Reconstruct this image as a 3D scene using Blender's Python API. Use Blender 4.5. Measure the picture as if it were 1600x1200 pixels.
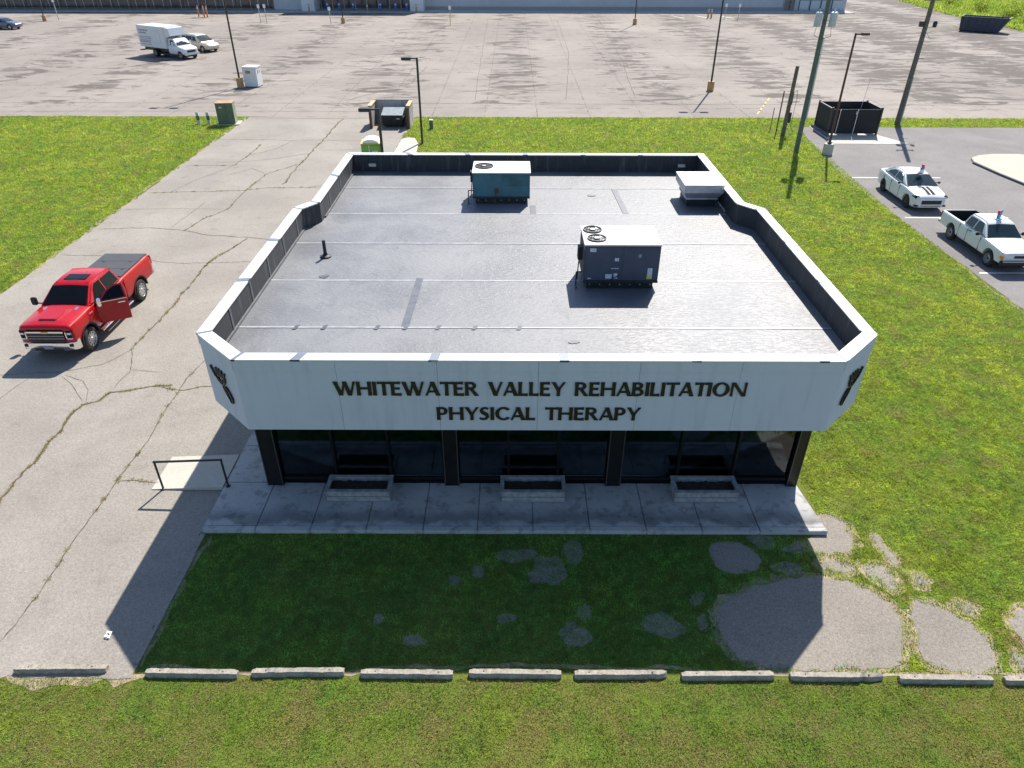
import bpy, bmesh, math, random
import numpy as np
from mathutils import Vector, Matrix
from mathutils.bvhtree import BVHTree
R = math.radians
rnd = random.Random(7)
for o in list(bpy.data.objects): bpy.data.objects.remove(o)
sc = bpy.context.scene
col = sc.collection

# ------------------------------------------------------------------ camera
cam = bpy.data.objects.new('camera', bpy.data.cameras.new('camera'))
col.objects.link(cam)
cam.data.sensor_width = 36.0
cam.data.lens = 36.0 * 1102 / 1600
cam.data.clip_end = 3000
cam.location = (0, 0, 12.4)
cam.rotation_euler = (R(90 - 33.0), 0, 0)
cam.rotation_euler = (cam.rotation_euler.to_matrix() @ Matrix.Rotation(R(0.15), 3, 'Z')).to_euler()
sc.camera = cam
# ------------------------------------------------------------------ sky, sun, exposure
SUN = Vector((0.325, 0.85, 1.0)).normalized()
w = bpy.data.worlds.new('World'); sc.world = w; w.use_nodes = True
nt = w.node_tree
sky = nt.nodes.new('ShaderNodeTexSky'); sky.sky_type = 'NISHITA'; sky.sun_disc = False
sky.sun_elevation = math.asin(SUN.z); sky.sun_rotation = math.atan2(SUN.x, SUN.y)
sky.air_density = 1.0; sky.dust_density = 0.6; sky.ozone_density = 3.0
nt.links.new(sky.outputs[0], nt.nodes['Background'].inputs[0])
nt.nodes['Background'].inputs[1].default_value = 0.1
sl = bpy.data.objects.new('sun', bpy.data.lights.new('sun', 'SUN')); col.objects.link(sl)
sl.data.energy = 5.0; sl.data.angle = R(0.53); sl.data.color = (1.0, 0.94, 0.85)
sl.rotation_euler = SUN.to_track_quat('Z', 'Y').to_euler()
sc.view_settings.view_transform = 'Standard'; sc.view_settings.look = 'None'
sc.view_settings.exposure = 0.85; sc.view_settings.gamma = 1.0

# ------------------------------------------------------------------ materials
MATS = {}
def nodes_of(name):
    m = bpy.data.materials.new(name); m.use_nodes = True
    n = m.node_tree; b = n.nodes['Principled BSDF']
    MATS[name] = m
    return m, n, b
def N(n, t, **kw):
    x = n.nodes.new(t)
    for k, v in kw.items():
        if k in x.inputs: x.inputs[k].default_value = v
        else: setattr(x, k, v)
    return x
def L(n, a, b): n.links.new(a, b)
def noise(n, scale, detail=4, rough=.55, dist=0.0, vec=None):
    x = N(n, 'ShaderNodeTexNoise'); x.inputs['Scale'].default_value = scale; x.inputs['Detail'].default_value = detail
    x.inputs['Roughness'].default_value = rough; x.inputs['Distortion'].default_value = dist
    L(n, vec or coord(n), x.inputs['Vector']); return x.outputs['Fac']
def coord(n):
    for x in n.nodes:
        if x.type == 'TEX_COORD': return x.outputs['Object']
    return N(n, 'ShaderNodeTexCoord').outputs['Object']
def smooth(n, v, a, b, lo=0.0, hi=1.0):
    x = N(n, 'ShaderNodeMapRange'); x.interpolation_type = 'SMOOTHSTEP'
    L(n, v, x.inputs['Value']); x.inputs['From Min'].default_value = a; x.inputs['From Max'].default_value = b
    x.inputs['To Min'].default_value = lo; x.inputs['To Max'].default_value = hi
    return x.outputs['Result']
def mixc(n, fac, a, b, mode='MIX'):
    x = N(n, 'ShaderNodeMix'); x.data_type = 'RGBA'; x.blend_type = mode
    if isinstance(fac, (int, float)): x.inputs[0].default_value = fac
    else: L(n, fac, x.inputs[0])
    for i, c in ((6, a), (7, b)):
        if isinstance(c, tuple): x.inputs[i].default_value = (*c, 1)
        else: L(n, c, x.inputs[i])
    return x.outputs[2]
def math_(n, op, a, b=0.0):
    x = N(n, 'ShaderNodeMath'); x.operation = op
    for i, v in enumerate((a, b)):
        if isinstance(v, (int, float)): x.inputs[i].default_value = v
        else: L(n, v, x.inputs[i])
    return x.outputs[0]
def bump(n, b, h, strength, dist=.02):
    x = N(n, 'ShaderNodeBump'); x.inputs['Strength'].default_value = strength; x.inputs['Distance'].default_value = dist
    L(n, h, x.inputs['Height']); L(n, x.outputs[0], b.inputs['Normal'])
def M(name, c, rough=.6, metal=0.0, var=.18, scale=3.0, bmp=0.0, bscale=60.0, coat=0.0, spec=.5):
    """plain procedural paint / metal / plastic with uneven tone"""
    m, n, b = nodes_of(name)
    f = noise(n, scale, 5, .6); f2 = noise(n, scale * 9, 3)
    ff = math_(n, 'ADD', math_(n, 'MULTIPLY', f, .7), math_(n, 'MULTIPLY', f2, .3))
    lo = tuple(x * (1 - var) for x in c); hi = tuple(min(1, x * (1 + var)) for x in c)
    L(n, mixc(n, smooth(n, ff, .3, .7), lo, hi), b.inputs['Base Color'])
    b.inputs['Metallic'].default_value = metal
    L(n, smooth(n, f, .2, .8, max(.02, rough - .07), min(1, rough + .07)), b.inputs['Roughness'])
    b.inputs['Coat Weight'].default_value = coat; b.inputs['Coat Roughness'].default_value = .05
    b.inputs['Specular IOR Level'].default_value = spec
    if bmp: bump(n, b, noise(n, bscale, 4), bmp, .01)
    return m
def paving(name, base, dark, light, speck=.35, fine=38.0, crack=0.0, stain=(.35, .62), big=.25, stainc=None, rough=.9):
    """weathered concrete / asphalt: broad stains, exposed aggregate, hairline cracking"""
    m, n, b = nodes_of(name)
    a = noise(n, big, 8, .62, .4); a2 = noise(n, big * 5.3, 6, .6, .3)
    c = mixc(n, smooth(n, a, .3, .7), base, light)
    c = mixc(n, smooth(n, a2, stain[0] + .2, stain[1] + .16, 0, .55), c, dark)
    g = noise(n, fine, 2, .7); g2 = noise(n, fine * .31, 3, .7)
    gg = math_(n, 'ADD', math_(n, 'MULTIPLY', g, .6), math_(n, 'MULTIPLY', g2, .4))
    sp = smooth(n, gg, .33, .67, 1 - speck, 1 + speck)
    mul = N(n, 'ShaderNodeVectorMath'); mul.operation = 'SCALE'
    L(n, c, mul.inputs[0]); L(n, sp, mul.inputs['Scale'])
    c = mul.outputs[0]
    if crack:
        v = N(n, 'ShaderNodeTexVoronoi'); v.feature = 'DISTANCE_TO_EDGE'; v.inputs['Scale'].default_value = crack
        nz = N(n, 'ShaderNodeTexNoise'); nz.inputs['Scale'].default_value = 1.2; nz.inputs['Detail'].default_value = 6
        L(n, coord(n), nz.inputs['Vector'])
        ad = N(n, 'ShaderNodeVectorMath'); ad.operation = 'MULTIPLY_ADD'; ad.inputs[1].default_value = (1.6, 1.6, 0)
        L(n, nz.outputs['Color'], ad.inputs[0]); L(n, coord(n), ad.inputs[2]); L(n, ad.outputs[0], v.inputs['Vector'])
        k = math_(n, 'MULTIPLY', smooth(n, v.outputs['Distance'], .004, .016, 1, 0), smooth(n, noise(n, .35, 3), .46, .6))
        c = mixc(n, math_(n, 'MULTIPLY', k, .6), c, tuple(x * .35 for x in dark))
    L(n, c, b.inputs['Base Color']); b.inputs['Roughness'].default_value = rough
    b.inputs['Specular IOR Level'].default_value = .25
    bump(n, b, gg, .45, .012)
    return m, n, b, c

def lot_material(name, base, light, dark, right_bias=True):
    m, n, b = nodes_of(name)
    sep = N(n, 'ShaderNodeSeparateXYZ'); L(n, coord(n), sep.inputs[0])
    X, Y = sep.outputs[0], sep.outputs[1]
    a = noise(n, .05, 6, .6, .5); a2 = noise(n, .45, 8, .65, .6); a3 = noise(n, 2.2, 5, .6)
    c = mixc(n, smooth(n, a, .34, .66), base, light)
    c = mixc(n, smooth(n, a2, .44, .72, 0, .5), c, tuple(x * .78 for x in base))
    # worn seal coat left in ragged patches along the parking bays
    wv = math_(n, 'SINE', math_(n, 'MULTIPLY', math_(n, 'ADD', X, math_(n, 'MULTIPLY', a, 6.0)), 2 * math.pi / 12.5))
    mpx = N(n, 'ShaderNodeMapping'); L(n, coord(n), mpx.inputs[0]); mpx.inputs['Scale'].default_value = (.8, 1.7, 1)
    p = noise(n, .33, 9, .68, .9, mpx.outputs[0])
    p2 = math_(n, 'ADD', p, math_(n, 'MULTIPLY', wv, .06))
    p2 = math_(n, 'ADD', p2, smooth(n, X, 12, 60, 0.0, .10))
    p2 = math_(n, 'ADD', p2, smooth(n, Y, 57, 64, -.2, 0.0))
    c = mixc(n, smooth(n, p2, .525, .62, 0, .85), c, dark)
    # long straight paving joints
    fx = math_(n, 'ABSOLUTE', math_(n, 'SUBTRACT', math_(n, 'FRACT', math_(n, 'DIVIDE', math_(n, 'ADD', X, math_(n, 'MULTIPLY', a2, .25)), 4.1)), .5))
    fy = math_(n, 'ABSOLUTE', math_(n, 'SUBTRACT', math_(n, 'FRACT', math_(n, 'DIVIDE', math_(n, 'ADD', Y, math_(n, 'MULTIPLY', a2, .5)), 9.3)), .5))
    jt = math_(n, 'MAXIMUM', smooth(n, fx, .006, .016, 1, 0), smooth(n, fy, .006, .012, 1, 0))
    jt = math_(n, 'MULTIPLY', jt, smooth(n, a3, .42, .6, 0, .6))
    c = mixc(n, jt, c, tuple(x * .5 for x in dark))
    g = noise(n, 14, 4, .7)
    mul = N(n, 'ShaderNodeVectorMath'); mul.operation = 'SCALE'
    L(n, c, mul.inputs[0]); L(n, smooth(n, g, .3, .7, .85, 1.15), mul.inputs['Scale'])
    L(n, mul.outputs[0], b.inputs['Base Color']); b.inputs['Roughness'].default_value = .92
    b.inputs['Specular IOR Level'].default_value = .2
    bump(n, b, g, .3, .01)
    return m

DRIVE, dn_, db_, dc_ = paving('drive_concrete', (.225, .205, .180), (.150, .135, .118), (.28, .258, .228), .28, 55, 0)
SLAB, sn_, sb_, sc0 = paving('slab_concrete', (.36, .36, .355), (.15, .147, .145), (.44, .44, .43), .12, 60, 0, (.3, .5), .7)
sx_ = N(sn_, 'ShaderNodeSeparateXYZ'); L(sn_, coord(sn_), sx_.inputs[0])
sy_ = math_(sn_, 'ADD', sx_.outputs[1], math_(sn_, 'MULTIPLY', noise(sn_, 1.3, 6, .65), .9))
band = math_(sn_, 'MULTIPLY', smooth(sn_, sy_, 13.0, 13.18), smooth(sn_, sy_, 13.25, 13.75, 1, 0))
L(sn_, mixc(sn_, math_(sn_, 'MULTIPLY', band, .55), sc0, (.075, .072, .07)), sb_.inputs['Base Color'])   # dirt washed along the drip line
PALE, *_ = paving('pale_concrete', (.42, .395, .34), (.33, .305, .265), (.48, .455, .40), .1, 50, 0, (.4, .6), .5)
OLDA, *_ = paving('old_asphalt', (.19, .170, .148), (.13, .117, .104), (.24, .215, .185), .34, 60, 0)
RLOT, *_ = paving('right_lot_asphalt', (.155, .145, .142), (.115, .108, .105), (.20, .19, .184), .14, 22, 0, (.36, .6), .22)
ISL, *_ = paving('island_concrete', (.40, .365, .30), (.33, .30, .245), (.45, .41, .34), .06, 40, 0)
BLOCK, *_ = paving('concrete_block', (.28, .265, .25), (.16, .15, .14), (.36, .34, .32), .2, 20, 0, (.3, .5), .9)
STOPC, *_ = paving('wheel_stop_concrete', (.27, .245, .205), (.12, .108, .092), (.34, .31, .262), .32, 55, 0, (.3, .5), 1.2)
LOT = lot_material('rear_lot_pavement', (.215, .190, .170), (.275, .245, .218), (.088, .075, .066))

def ground_material():
    m, n, b = nodes_of('turf_soil')
    a = noise(n, .18, 6, .6, .3); a2 = noise(n, 1.3, 6, .65); g = noise(n, 24, 4, .7)
    c = mixc(n, smooth(n, a, .35, .65), (.098, .130, .022), (.128, .150, .030))
    c = mixc(n, smooth(n, a2, .55, .75, 0, .7), c, (.13, .105, .05))
    mul = N(n, 'ShaderNodeVectorMath'); mul.operation = 'SCALE'
    L(n, c, mul.inputs[0]); L(n, smooth(n, g, .3, .7, .65, 1.3), mul.inputs['Scale'])
    L(n, mul.outputs[0], b.inputs['Base Color']); b.inputs['Roughness'].default_value = 1
    b.inputs['Specular IOR Level'].default_value = .1
    bump(n, b, g, .8, .03)
    return m
TURF = ground_material()
def grass_material(name, dry, gain=1.0, cols=((.27, .35, .036), (.37, .42, .055), (.17, .30, .050))):
    m, n, b = nodes_of(name)
    geo = N(n, 'ShaderNodeNewGeometry')
    a = noise(n, .22, 5, .6, .4); a2 = noise(n, 1.1, 6, .65, .3)
    c = mixc(n, smooth(n, a, .35, .65), cols[0], cols[1])
    c = mixc(n, smooth(n, noise(n, .75, 6, .65, .5), .40, .64, 0, .75), c, cols[2])
    rr = N(n, 'ShaderNodeValToRGB'); L(n, geo.outputs['Random Per Island'], rr.inputs[0])
    e = rr.color_ramp.elements
    e[0].color = (.72, .76, .75, 1); e[1].color = (1.28, 1.22, 1.2, 1)
    c = mixc(n, 1.0, c, rr.outputs[0], 'MULTIPLY')
    cl = noise(n, 4.5, 5, .7, .4); cl2 = noise(n, 1.6, 4, .6)
    sc2 = N(n, 'ShaderNodeVectorMath'); sc2.operation = 'SCALE'; L(n, c, sc2.inputs[0])
    L(n, math_(n, 'MULTIPLY', smooth(n, cl, .34, .64, .62*gain, 1.30*gain), smooth(n, cl2, .35, .65, .86, 1.14)), sc2.inputs['Scale']); c = sc2.outputs[0]
    dv = math_(n, 'ADD', a2, math_(n, 'MULTIPLY', geo.outputs['Random Per Island'], .16))
    c = mixc(n, smooth(n, dv, .66 - dry, .80 - dry, 0, .85), c, (.42, .32, .15))
    L(n, c, b.inputs['Base Color']); b.inputs['Roughness'].default_value = .55
    b.inputs['Specular IOR Level'].default_value = .25
    tr = N(n, 'ShaderNodeBsdfTranslucent'); L(n, c, tr.inputs['Color'])
    mx = N(n, 'ShaderNodeMixShader'); mx.inputs[0].default_value = .5
    L(n, b.outputs[0], mx.inputs[1]); L(n, tr.outputs[0], mx.inputs[2])
    L(n, mx.outputs[0], n.nodes['Material Output'].inputs['Surface'])
    return m
GRASS = grass_material('grass_blade', 0.03, 1.25)
GRASSD = grass_material('grass_blade_dry', 0.13, 1.04, ((.22, .34, .045), (.33, .40, .06), (.14, .29, .06)))
GRASS_SHADE = grass_material('grass_blade_shade_tint', -.06, 1.1, ((.15, .33, .06), (.22, .38, .075), (.11, .28, .07)))  # same lawn grass, the cooler tone of shade put into its colour
WEED = grass_material('weed_dry', 0.22, .62)
LEAF = grass_material('shrub_leaf', -.15)

def fascia_material():
    m, n, b = nodes_of('fascia_stucco')
    mp = N(n, 'ShaderNodeMapping'); L(n, coord(n), mp.inputs[0]); mp.inputs['Scale'].default_value = (3.0, 3.0, .35)
    st = noise(n, 1.4, 7, .6, .2, mp.outputs[0]); a = noise(n, .7, 6); g = noise(n, 90, 3)
    c = mixc(n, smooth(n, st, .45, .75, 0, .35), (.50, .53, .63), (.34, .36, .41))
    c = mixc(n, smooth(n, a, .5, .75, 0, .35), c, (.43, .465, .53))
    L(n, c, b.inputs['Base Color']); b.inputs['Roughness'].default_value = .85
    bump(n, b, g, .25, .006)
    return m
FASC = fascia_material()
def membrane_material():
    m, n, b = nodes_of('roof_membrane')
    mp = N(n, 'ShaderNodeMapping'); L(n, coord(n), mp.inputs[0]); mp.inputs['Scale'].default_value = (1.0, 2.6, 1)
    a = noise(n, .35, 7, .6, .4); wr = noise(n, 6.5, 5, .6, .5, mp.outputs[0]); g = noise(n, 30, 4)
    c = mixc(n, smooth(n, a, .35, .68), (.100, .106, .118), (.160, .166, .178))
    c = mixc(n, smooth(n, noise(n, .9, 7, .7, 1.2), .56, .66, 0, .35), c, (.07, .075, .085))
    c = mixc(n, smooth(n, noise(n, 1.7, 6, .65), .58, .75, 0, .35), c, (.20, .195, .185))
    c = mixc(n, smooth(n, g, .62, .72, 0, .3), c, (.25, .255, .26))
    L(n, c, b.inputs['Base Color'])
    L(n, smooth(n, a, .3, .7, .46, .60), b.inputs['Roughness'])
    b.inputs['Specular IOR Level'].default_value = .62
    h = math_(n, 'ADD', smooth(n, wr, .42, .75), math_(n, 'MULTIPLY', g, .12))
    bump(n, b, h, .34, .02)
    return m
MEMB = membrane_material()
M('lap_strip', (.10, .103, .11), .55, 0, .3, 5)
M('seam_tape', (.30, .31, .33), .45, 0, .2, 4)
M('patch_tape', (.07, .08, .10), .5, 0, .25, 6)
def streaked(name, c, s, rough=.5):
    m, n, b = nodes_of(name)
    mp = N(n, 'ShaderNodeMapping'); L(n, coord(n), mp.inputs[0]); mp.inputs['Scale'].default_value = (5, 5, .5)
    st = noise(n, 1.5, 6, .65, .2, mp.outputs[0])
    L(n, mixc(n, smooth(n, st, .5, .75), c, s), b.inputs['Base Color']); b.inputs['Roughness'].default_value = rough
    bump(n, b, noise(n, 14, 4), .2, .01)
    return m
streaked('parapet_lining', (.024, .026, .031), (.10, .10, .10), .6)
streaked('block_wall_stained', (.46, .44, .42), (.24, .225, .215), .9)
M('coping_white', (.60, .595, .58), .45, 0, .07, 2.0)
M('coping_joint', (.15, .18, .22), .5, .2, .15)
M('black_metal', (.018, .018, .019), .45, 0, .3, 6)
M('bronze_frame', (.006, .006, .007), .4, .2, .2, 4)
M('letter_black', (.005, .005, .007), .35, 0, .3, 9)
M('stucco_cream', (.52, .48, .40), .9, 0, .1, 2, .3)
M('soffit', (.35, .35, .34), .8, 0, .1)
M('carpet', (.10, .10, .11), .95, 0, .25, 8)
M('interior_wall', (.40, .41, .42), .9, 0, .1)
M('blind', (.72, .68, .58), .7, 0, .1)
M('rotting_wood', (.26, .27, .28), .85, 0, .35, 7, .5, 30)
M('potting_soil', (.035, .024, .018), 1, 0, .6, 14, .8, 40)
M('hvac_slate', (.055, .068, .105), .45, .1, .12, 3)
M('hvac_teal', (.045, .135, .165), .5, .1, .28, 2.2)
M('hvac_top', (.62, .61, .58), .45, 0, .1, 2)
M('hvac_top_mint', (.60, .68, .62), .45, 0, .15, 2)
M('rust_brown', (.10, .05, .035), .8, 0, .4, 8)
M('galvanised', (.52, .54, .56), .38, .55, .12, 5)
M('sticker_pale', (.50, .55, .58), .5, 0, .3, 30)
M('sticker_yellow', (.55, .50, .10), .5, 0, .3, 20)
M('fan_blade', (.03, .03, .03), .5, .2, .3)
M('paint_red', (.37, .003, .008), .30, 0, .05, 1, coat=.3, spec=.3)
M('paint_white', (.62, .64, .65), .35, 0, .04, 1, coat=.5)
M('paint_silver_gold', (.50, .46, .36), .35, .3, .06, 1, coat=.5)
M('paint_bluegrey', (.10, .12, .17), .35, .3, .06, 1, coat=.5)
M('chrome', (.82, .82, .83), .14, 1.0, .04, 3)
M('alloy', (.55, .55, .56), .3, .8, .1, 6)
M('steel_wheel', (.30, .30, .31), .45, .5, .15, 6)
M('tyre', (.022, .021, .020), .85, 0, .3, 6)
M('dark_glass', (.005, .006, .009), .10, 0, .2, 1, spec=.13)
M('teal_glass', (.018, .034, .042), .08, 0, .25, 1.2, spec=.35)
M('black_plastic', (.016, .016, .017), .6, 0, .2)
M('tonneau', (.045, .046, .052), .6, 0, .15, 5)
M('amber', (.75, .25, .03), .3)
M('lamp_clear', (.70, .72, .74), .15, 0, .1, 8)
M('red_lens', (.35, .01, .01), .25)
M('gold', (.75, .55, .15), .3, .6, .1)
M('cabin_dark', (.008, .008, .009), .9, spec=.1)
M('sign_red', (.60, .03, .05), .4); M('sign_blue', (.02, .22, .50), .4); M('sign_white', (.8, .8, .8), .4)
M('decal_grey', (.22, .24, .30), .6, 0, .3, 3)
M('stripe_grey', (.018, .02, .025), .8, spec=.15)
M('road_paint', (.74, .74, .71), .8, 0, .15, 6)
M('faded_paint', (.52, .49, .43), .9, 0, .3, 5)
M('faded_yellow', (.55, .42, .16), .9, 0, .3, 5)
M('bollard_yellow', (.42, .26, .10), .7, 0, .25, 4)
M('bollard_blue', (.02, .12, .42), .5, 0, .2)
M('orange_post', (.65, .22, .06), .7, 0, .2)
M('green_cabinet', (.085, .125, .085), .5, 0, .2, 2)
M('green_cabinet_lit', (.22, .25, .18), .6, 0, .3, 3)  # paler green paints sunlight onto the cabinet's side panel
M('cabinet_rust', (.35, .22, .13), .8, 0, .35, 4)
M('toilet_green', (.16, .34, .06), .5, 0, .15, 2)
M('toilet_roof', (.70, .70, .66), .5, 0, .1)
M('dumpster_dark', (.020, .021, .023), .55, .1, .4, 5)
M('dumpster_lid', (.20, .24, .25), .45, 0, .25, 5)
M('dumpster_blue', (.045, .052, .075), .6, .1, .3, 3)
M('wood_pole', (.13, .115, .095), .95, 0, .35, 5, .6, 18)
M('pole_green', (.10, .125, .115), .8, 0, .25, 4)
M('ceramic_grey', (.45, .48, .50), .4, 0, .1)
M('screen_black', (.012, .012, .016), .75, 0, .3, 4)
M('cap_terracotta', (.55, .34, .20), .85, 0, .25, 4)
M('store_wall', (.46, .48, .50), .8, 0, .08, .3)
M('store_band', (.30, .29, .28), .8, 0, .1)
M('store_column', (.62, .64, .66), .8, 0, .06, .5)
M('store_brown', (.20, .17, .15), .7, 0, .4, 2)
M('store_glass', (.05, .06, .075), .1, 0, .4, 1, spec=.8)
M('metal_frame', (.45, .46, .46), .4, .4)
M('kerb_dark', (.09, .10, .12), .8, 0, .2, 4)
M('sealant', (.085, .068, .042), .95, 0, .4, 5)
M('litter_white', (.75, .78, .80), .6)
M('dry_soil', (.27, .215, .145), 1.0, 0, .35, 2.5, .6, 40)
M('trim_bronze', (.10, .10, .10), .4, .4, .1)
M('bark', (.09, .07, .05), .95, 0, .3, 8)
M('road_dark', (.035, .035, .04), .9, 0, .2, 1)
M('wire_black', (.02, .02, .02), .6)
def glass_material():
    m, n, b = nodes_of('window_glass')
    tr = N(n, 'ShaderNodeBsdfTransparent'); tr.inputs[0].default_value = (.50, .55, .58, 1)
    gl = N(n, 'ShaderNodeBsdfGlossy'); gl.inputs['Roughness'].default_value = .015; gl.inputs[0].default_value = (.8, .85, .9, 1)
    fr = N(n, 'ShaderNodeFresnel'); fr.inputs[0].default_value = 1.5
    wv = noise(n, 1.1, 2); bp = N(n, 'ShaderNodeBump'); bp.inputs['Strength'].default_value = .05; L(n, wv, bp.inputs['Height']); L(n, bp.outputs[0], gl.inputs['Normal'])
    mx = N(n, 'ShaderNodeMixShader'); L(n, math_(n, 'ADD', math_(n, 'MULTIPLY', fr.outputs[0], 1.1), .02), mx.inputs[0]); L(n, tr.outputs[0], mx.inputs[1]); L(n, gl.outputs[0], mx.inputs[2])
    L(n, mx.outputs[0], n.nodes['Material Output'].inputs['Surface'])
glass_material()

# ------------------------------------------------------------------ mesh helpers
class MB:
    def __init__(s): s.v = []; s.f = []
    def add(s, vs, fs):
        k = len(s.v); s.v += [tuple(p) for p in vs]; s.f += [tuple(i + k for i in f) for f in fs]; return s
    def box(s, x0, x1, y0, y1, z0, z1):
        return s.add([(x0,y0,z0),(x1,y0,z0),(x1,y1,z0),(x0,y1,z0),(x0,y0,z1),(x1,y0,z1),(x1,y1,z1),(x0,y1,z1)],
                     [(3,2,1,0),(4,5,6,7),(0,1,5,4),(1,2,6,5),(2,3,7,6),(3,0,4,7)])
    def prism(s, poly, z0, z1, bottom=True):
        n = len(poly); area = sum(poly[i][0]*poly[(i+1)%n][1]-poly[(i+1)%n][0]*poly[i][1] for i in range(n))
        if area < 0: poly = poly[::-1]
        vs = [(x,y,z0) for x,y in poly] + [(x,y,z1) for x,y in poly]
        fs = [tuple(range(n,2*n))] + [(i,(i+1)%n,n+(i+1)%n,n+i) for i in range(n)]
        if bottom: fs.append(tuple(range(n-1,-1,-1)))
        return s.add(vs, fs)
    def flat(s, poly, z):
        n = len(poly); area = sum(poly[i][0]*poly[(i+1)%n][1]-poly[(i+1)%n][0]*poly[i][1] for i in range(n))
        if area < 0: poly = poly[::-1]
        return s.add([(x,y,z) for x,y in poly], [tuple(range(n))])
    def tube(s, p0, p1, r0, r1=None, n=10, cap=True):
        r1 = r0 if r1 is None else r1
        p0 = Vector(p0); p1 = Vector(p1); d = (p1-p0).normalized()
        a = d.orthogonal().normalized(); b = d.cross(a)
        vs = []
        for p, r in ((p0,r0),(p1,r1)):
            for i in range(n):
                t = 2*math.pi*i/n; vs.append(p + (a*math.cos(t)+b*math.sin(t))*r)
        fs = [(i,(i+1)%n,n+(i+1)%n,n+i) for i in range(n)]
        if cap: fs += [tuple(range(n-1,-1,-1)), tuple(range(n,2*n))]
        return s.add(vs, fs)
    def path(s, pts, r, n=8):
        for a, b in zip(pts, pts[1:]): s.tube(a, b, r, r, n)
        return s
    def lathe(s, prof, c=(0,0,0), axis='Z', n=24):
        """prof: (radius, height) pairs"""
        vs = []; m = len(prof)
        for i in range(n):
            t = 2*math.pi*i/n
            for r, h in prof:
                p = (r*math.cos(t), r*math.sin(t), h)
                if axis == 'Y': p = (p[0], p[2], p[1])
                elif axis == 'X': p = (p[2], p[0], p[1])
                vs.append((p[0]+c[0], p[1]+c[1], p[2]+c[2]))
        fs = []
        for i in range(n):
            j = (i+1) % n
            for k in range(m-1): fs.append((i*m+k, j*m+k, j*m+k+1, i*m+k+1))
        return s.add(vs, fs)
    def quad(s, a, b, c, d): return s.add([a,b,c,d], [(0,1,2,3)])
    def build(s, name, mat, parent=None, smooth=0, bevel=0.0, fix=True):
        me = bpy.data.meshes.new(name); me.from_pydata([tuple(v) for v in s.v], [], s.f)
        if fix:
            bm = bmesh.new(); bm.from_mesh(me); bmesh.ops.recalc_face_normals(bm, faces=bm.faces)
            if bevel:
                es = [e for e in bm.edges if len(e.link_faces) == 2 and e.calc_face_angle(0) > .5]
                bmesh.ops.bevel(bm, geom=es, offset=bevel, segments=2, affect='EDGES', clamp_overlap=True)
            bm.to_mesh(me); bm.free()
        me.materials.append(MATS[mat] if isinstance(mat, str) else mat)
        if smooth:
            me.shade_smooth(); me.set_sharp_from_angle(angle=R(smooth))
        o = bpy.data.objects.new(name, me); col.objects.link(o)
        if parent: o.parent = parent
        return o
def tag(o, label, cat, group=None):
    o['label'] = label; o['category'] = cat
    if group: o['group'] = group
    return o
def thing(name, label, cat, loc=(0,0,0), rz=0, group=None):
    o = bpy.data.objects.new(name, None); col.objects.link(o); o.empty_display_size = .2
    o.location = loc; o.rotation_euler = (0,0,rz)
    return tag(o, label, cat, group)
def struct(o, kind='structure'): o['kind'] = kind; return o
def box(name, mat, parent, x0, x1, y0, y1, z0, z1, bevel=0.0):
    return MB().box(x0,x1,y0,y1,z0,z1).build(name, mat, parent, 0, bevel)
def copy_tree(o, parent=None):
    c = o.copy(); col.objects.link(c)
    if parent: c.parent = parent
    for ch in list(o.children): copy_tree(ch, c)
    return c
def ragged(poly, step=.35, amp=.04, seed=1):
    r = random.Random(seed); out = []
    n = len(poly)
    for i in range(n):
        a = Vector(poly[i]); b = Vector(poly[(i+1)%n]); k = max(1, int((b-a).length/step)); nn = Vector((-(b-a).y, (b-a).x)).normalized()
        for j in range(k):
            p = a.lerp(b, j/k) + nn*r.gauss(0, amp); out.append((p.x, p.y))
    return out
def blob(cx, cy, rx, ry, seed, n=34, amp=.34):
    r = random.Random(seed); ph = [(r.uniform(0,6.28), r.uniform(.3,1)*amp/k) for k in range(1,6)]
    out = []
    for i in range(n):
        t = 2*math.pi*i/n
        q = 1 + sum(a*math.sin(k*t+p) for k,(p,a) in enumerate(ph,1)) + r.gauss(0,.07)
        out.append((cx+rx*q*math.cos(t), cy+ry*q*math.sin(t)))
    return out

# ------------------------------------------------------------------ ground, pavements
struct(MB().flat([(-900,-300),(900,-300),(900,1500),(-900,1500)], 0).build('ground', TURF))
DRV = [(-20.4,8.5),(-7.5,8.45),(-7.5,31.0),(-7.2,34),(-7.3,44),(-7.75,46.5),(-7.6,56.9),(-20.3,56.9)]
drive = struct(MB().prism(ragged(DRV, .3, .05, 3), -.05, .012).build('driveway', DRIVE))
lot = struct(MB().prism(ragged([(-170,56.9),(75,56.9),(72.3,110),(73.5,135),(78,165),(-170,165)], 1.2, .06, 4), -.05, .008).build('rear_parking_lot', LOT))
rlot = struct(MB().prism(ragged([(19.75,-10),(95,-10),(95,53.9),(21.2,53.95),(20.55,50.6),(19.7,42.7),(19.65,35),(19.75,24)], .5, .03, 5), -.05, .012).build('side_parking_lot', RLOT))
road = struct(MB().prism([(100,108),(112,108),(122,190),(106,190)], -.05, .1).build('road', 'road_dark'))
apron = struct(MB().prism([(-7.72,44.5),(-7.62,49.9),(-7.2,50.3),(-6.75,50.1),(-6.35,48.6),(-6.25,46.8),(-6.3,44.5)], -.05, .1).build('concrete_apron', PALE))
pad = struct(MB().prism([(21.9,49.2),(25.6,49.15),(27.0,49.2),(25.9,51.5),(25.9,54.2),(21.9,54.2)], -.05, .03).build('concrete_pad', PALE))
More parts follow.
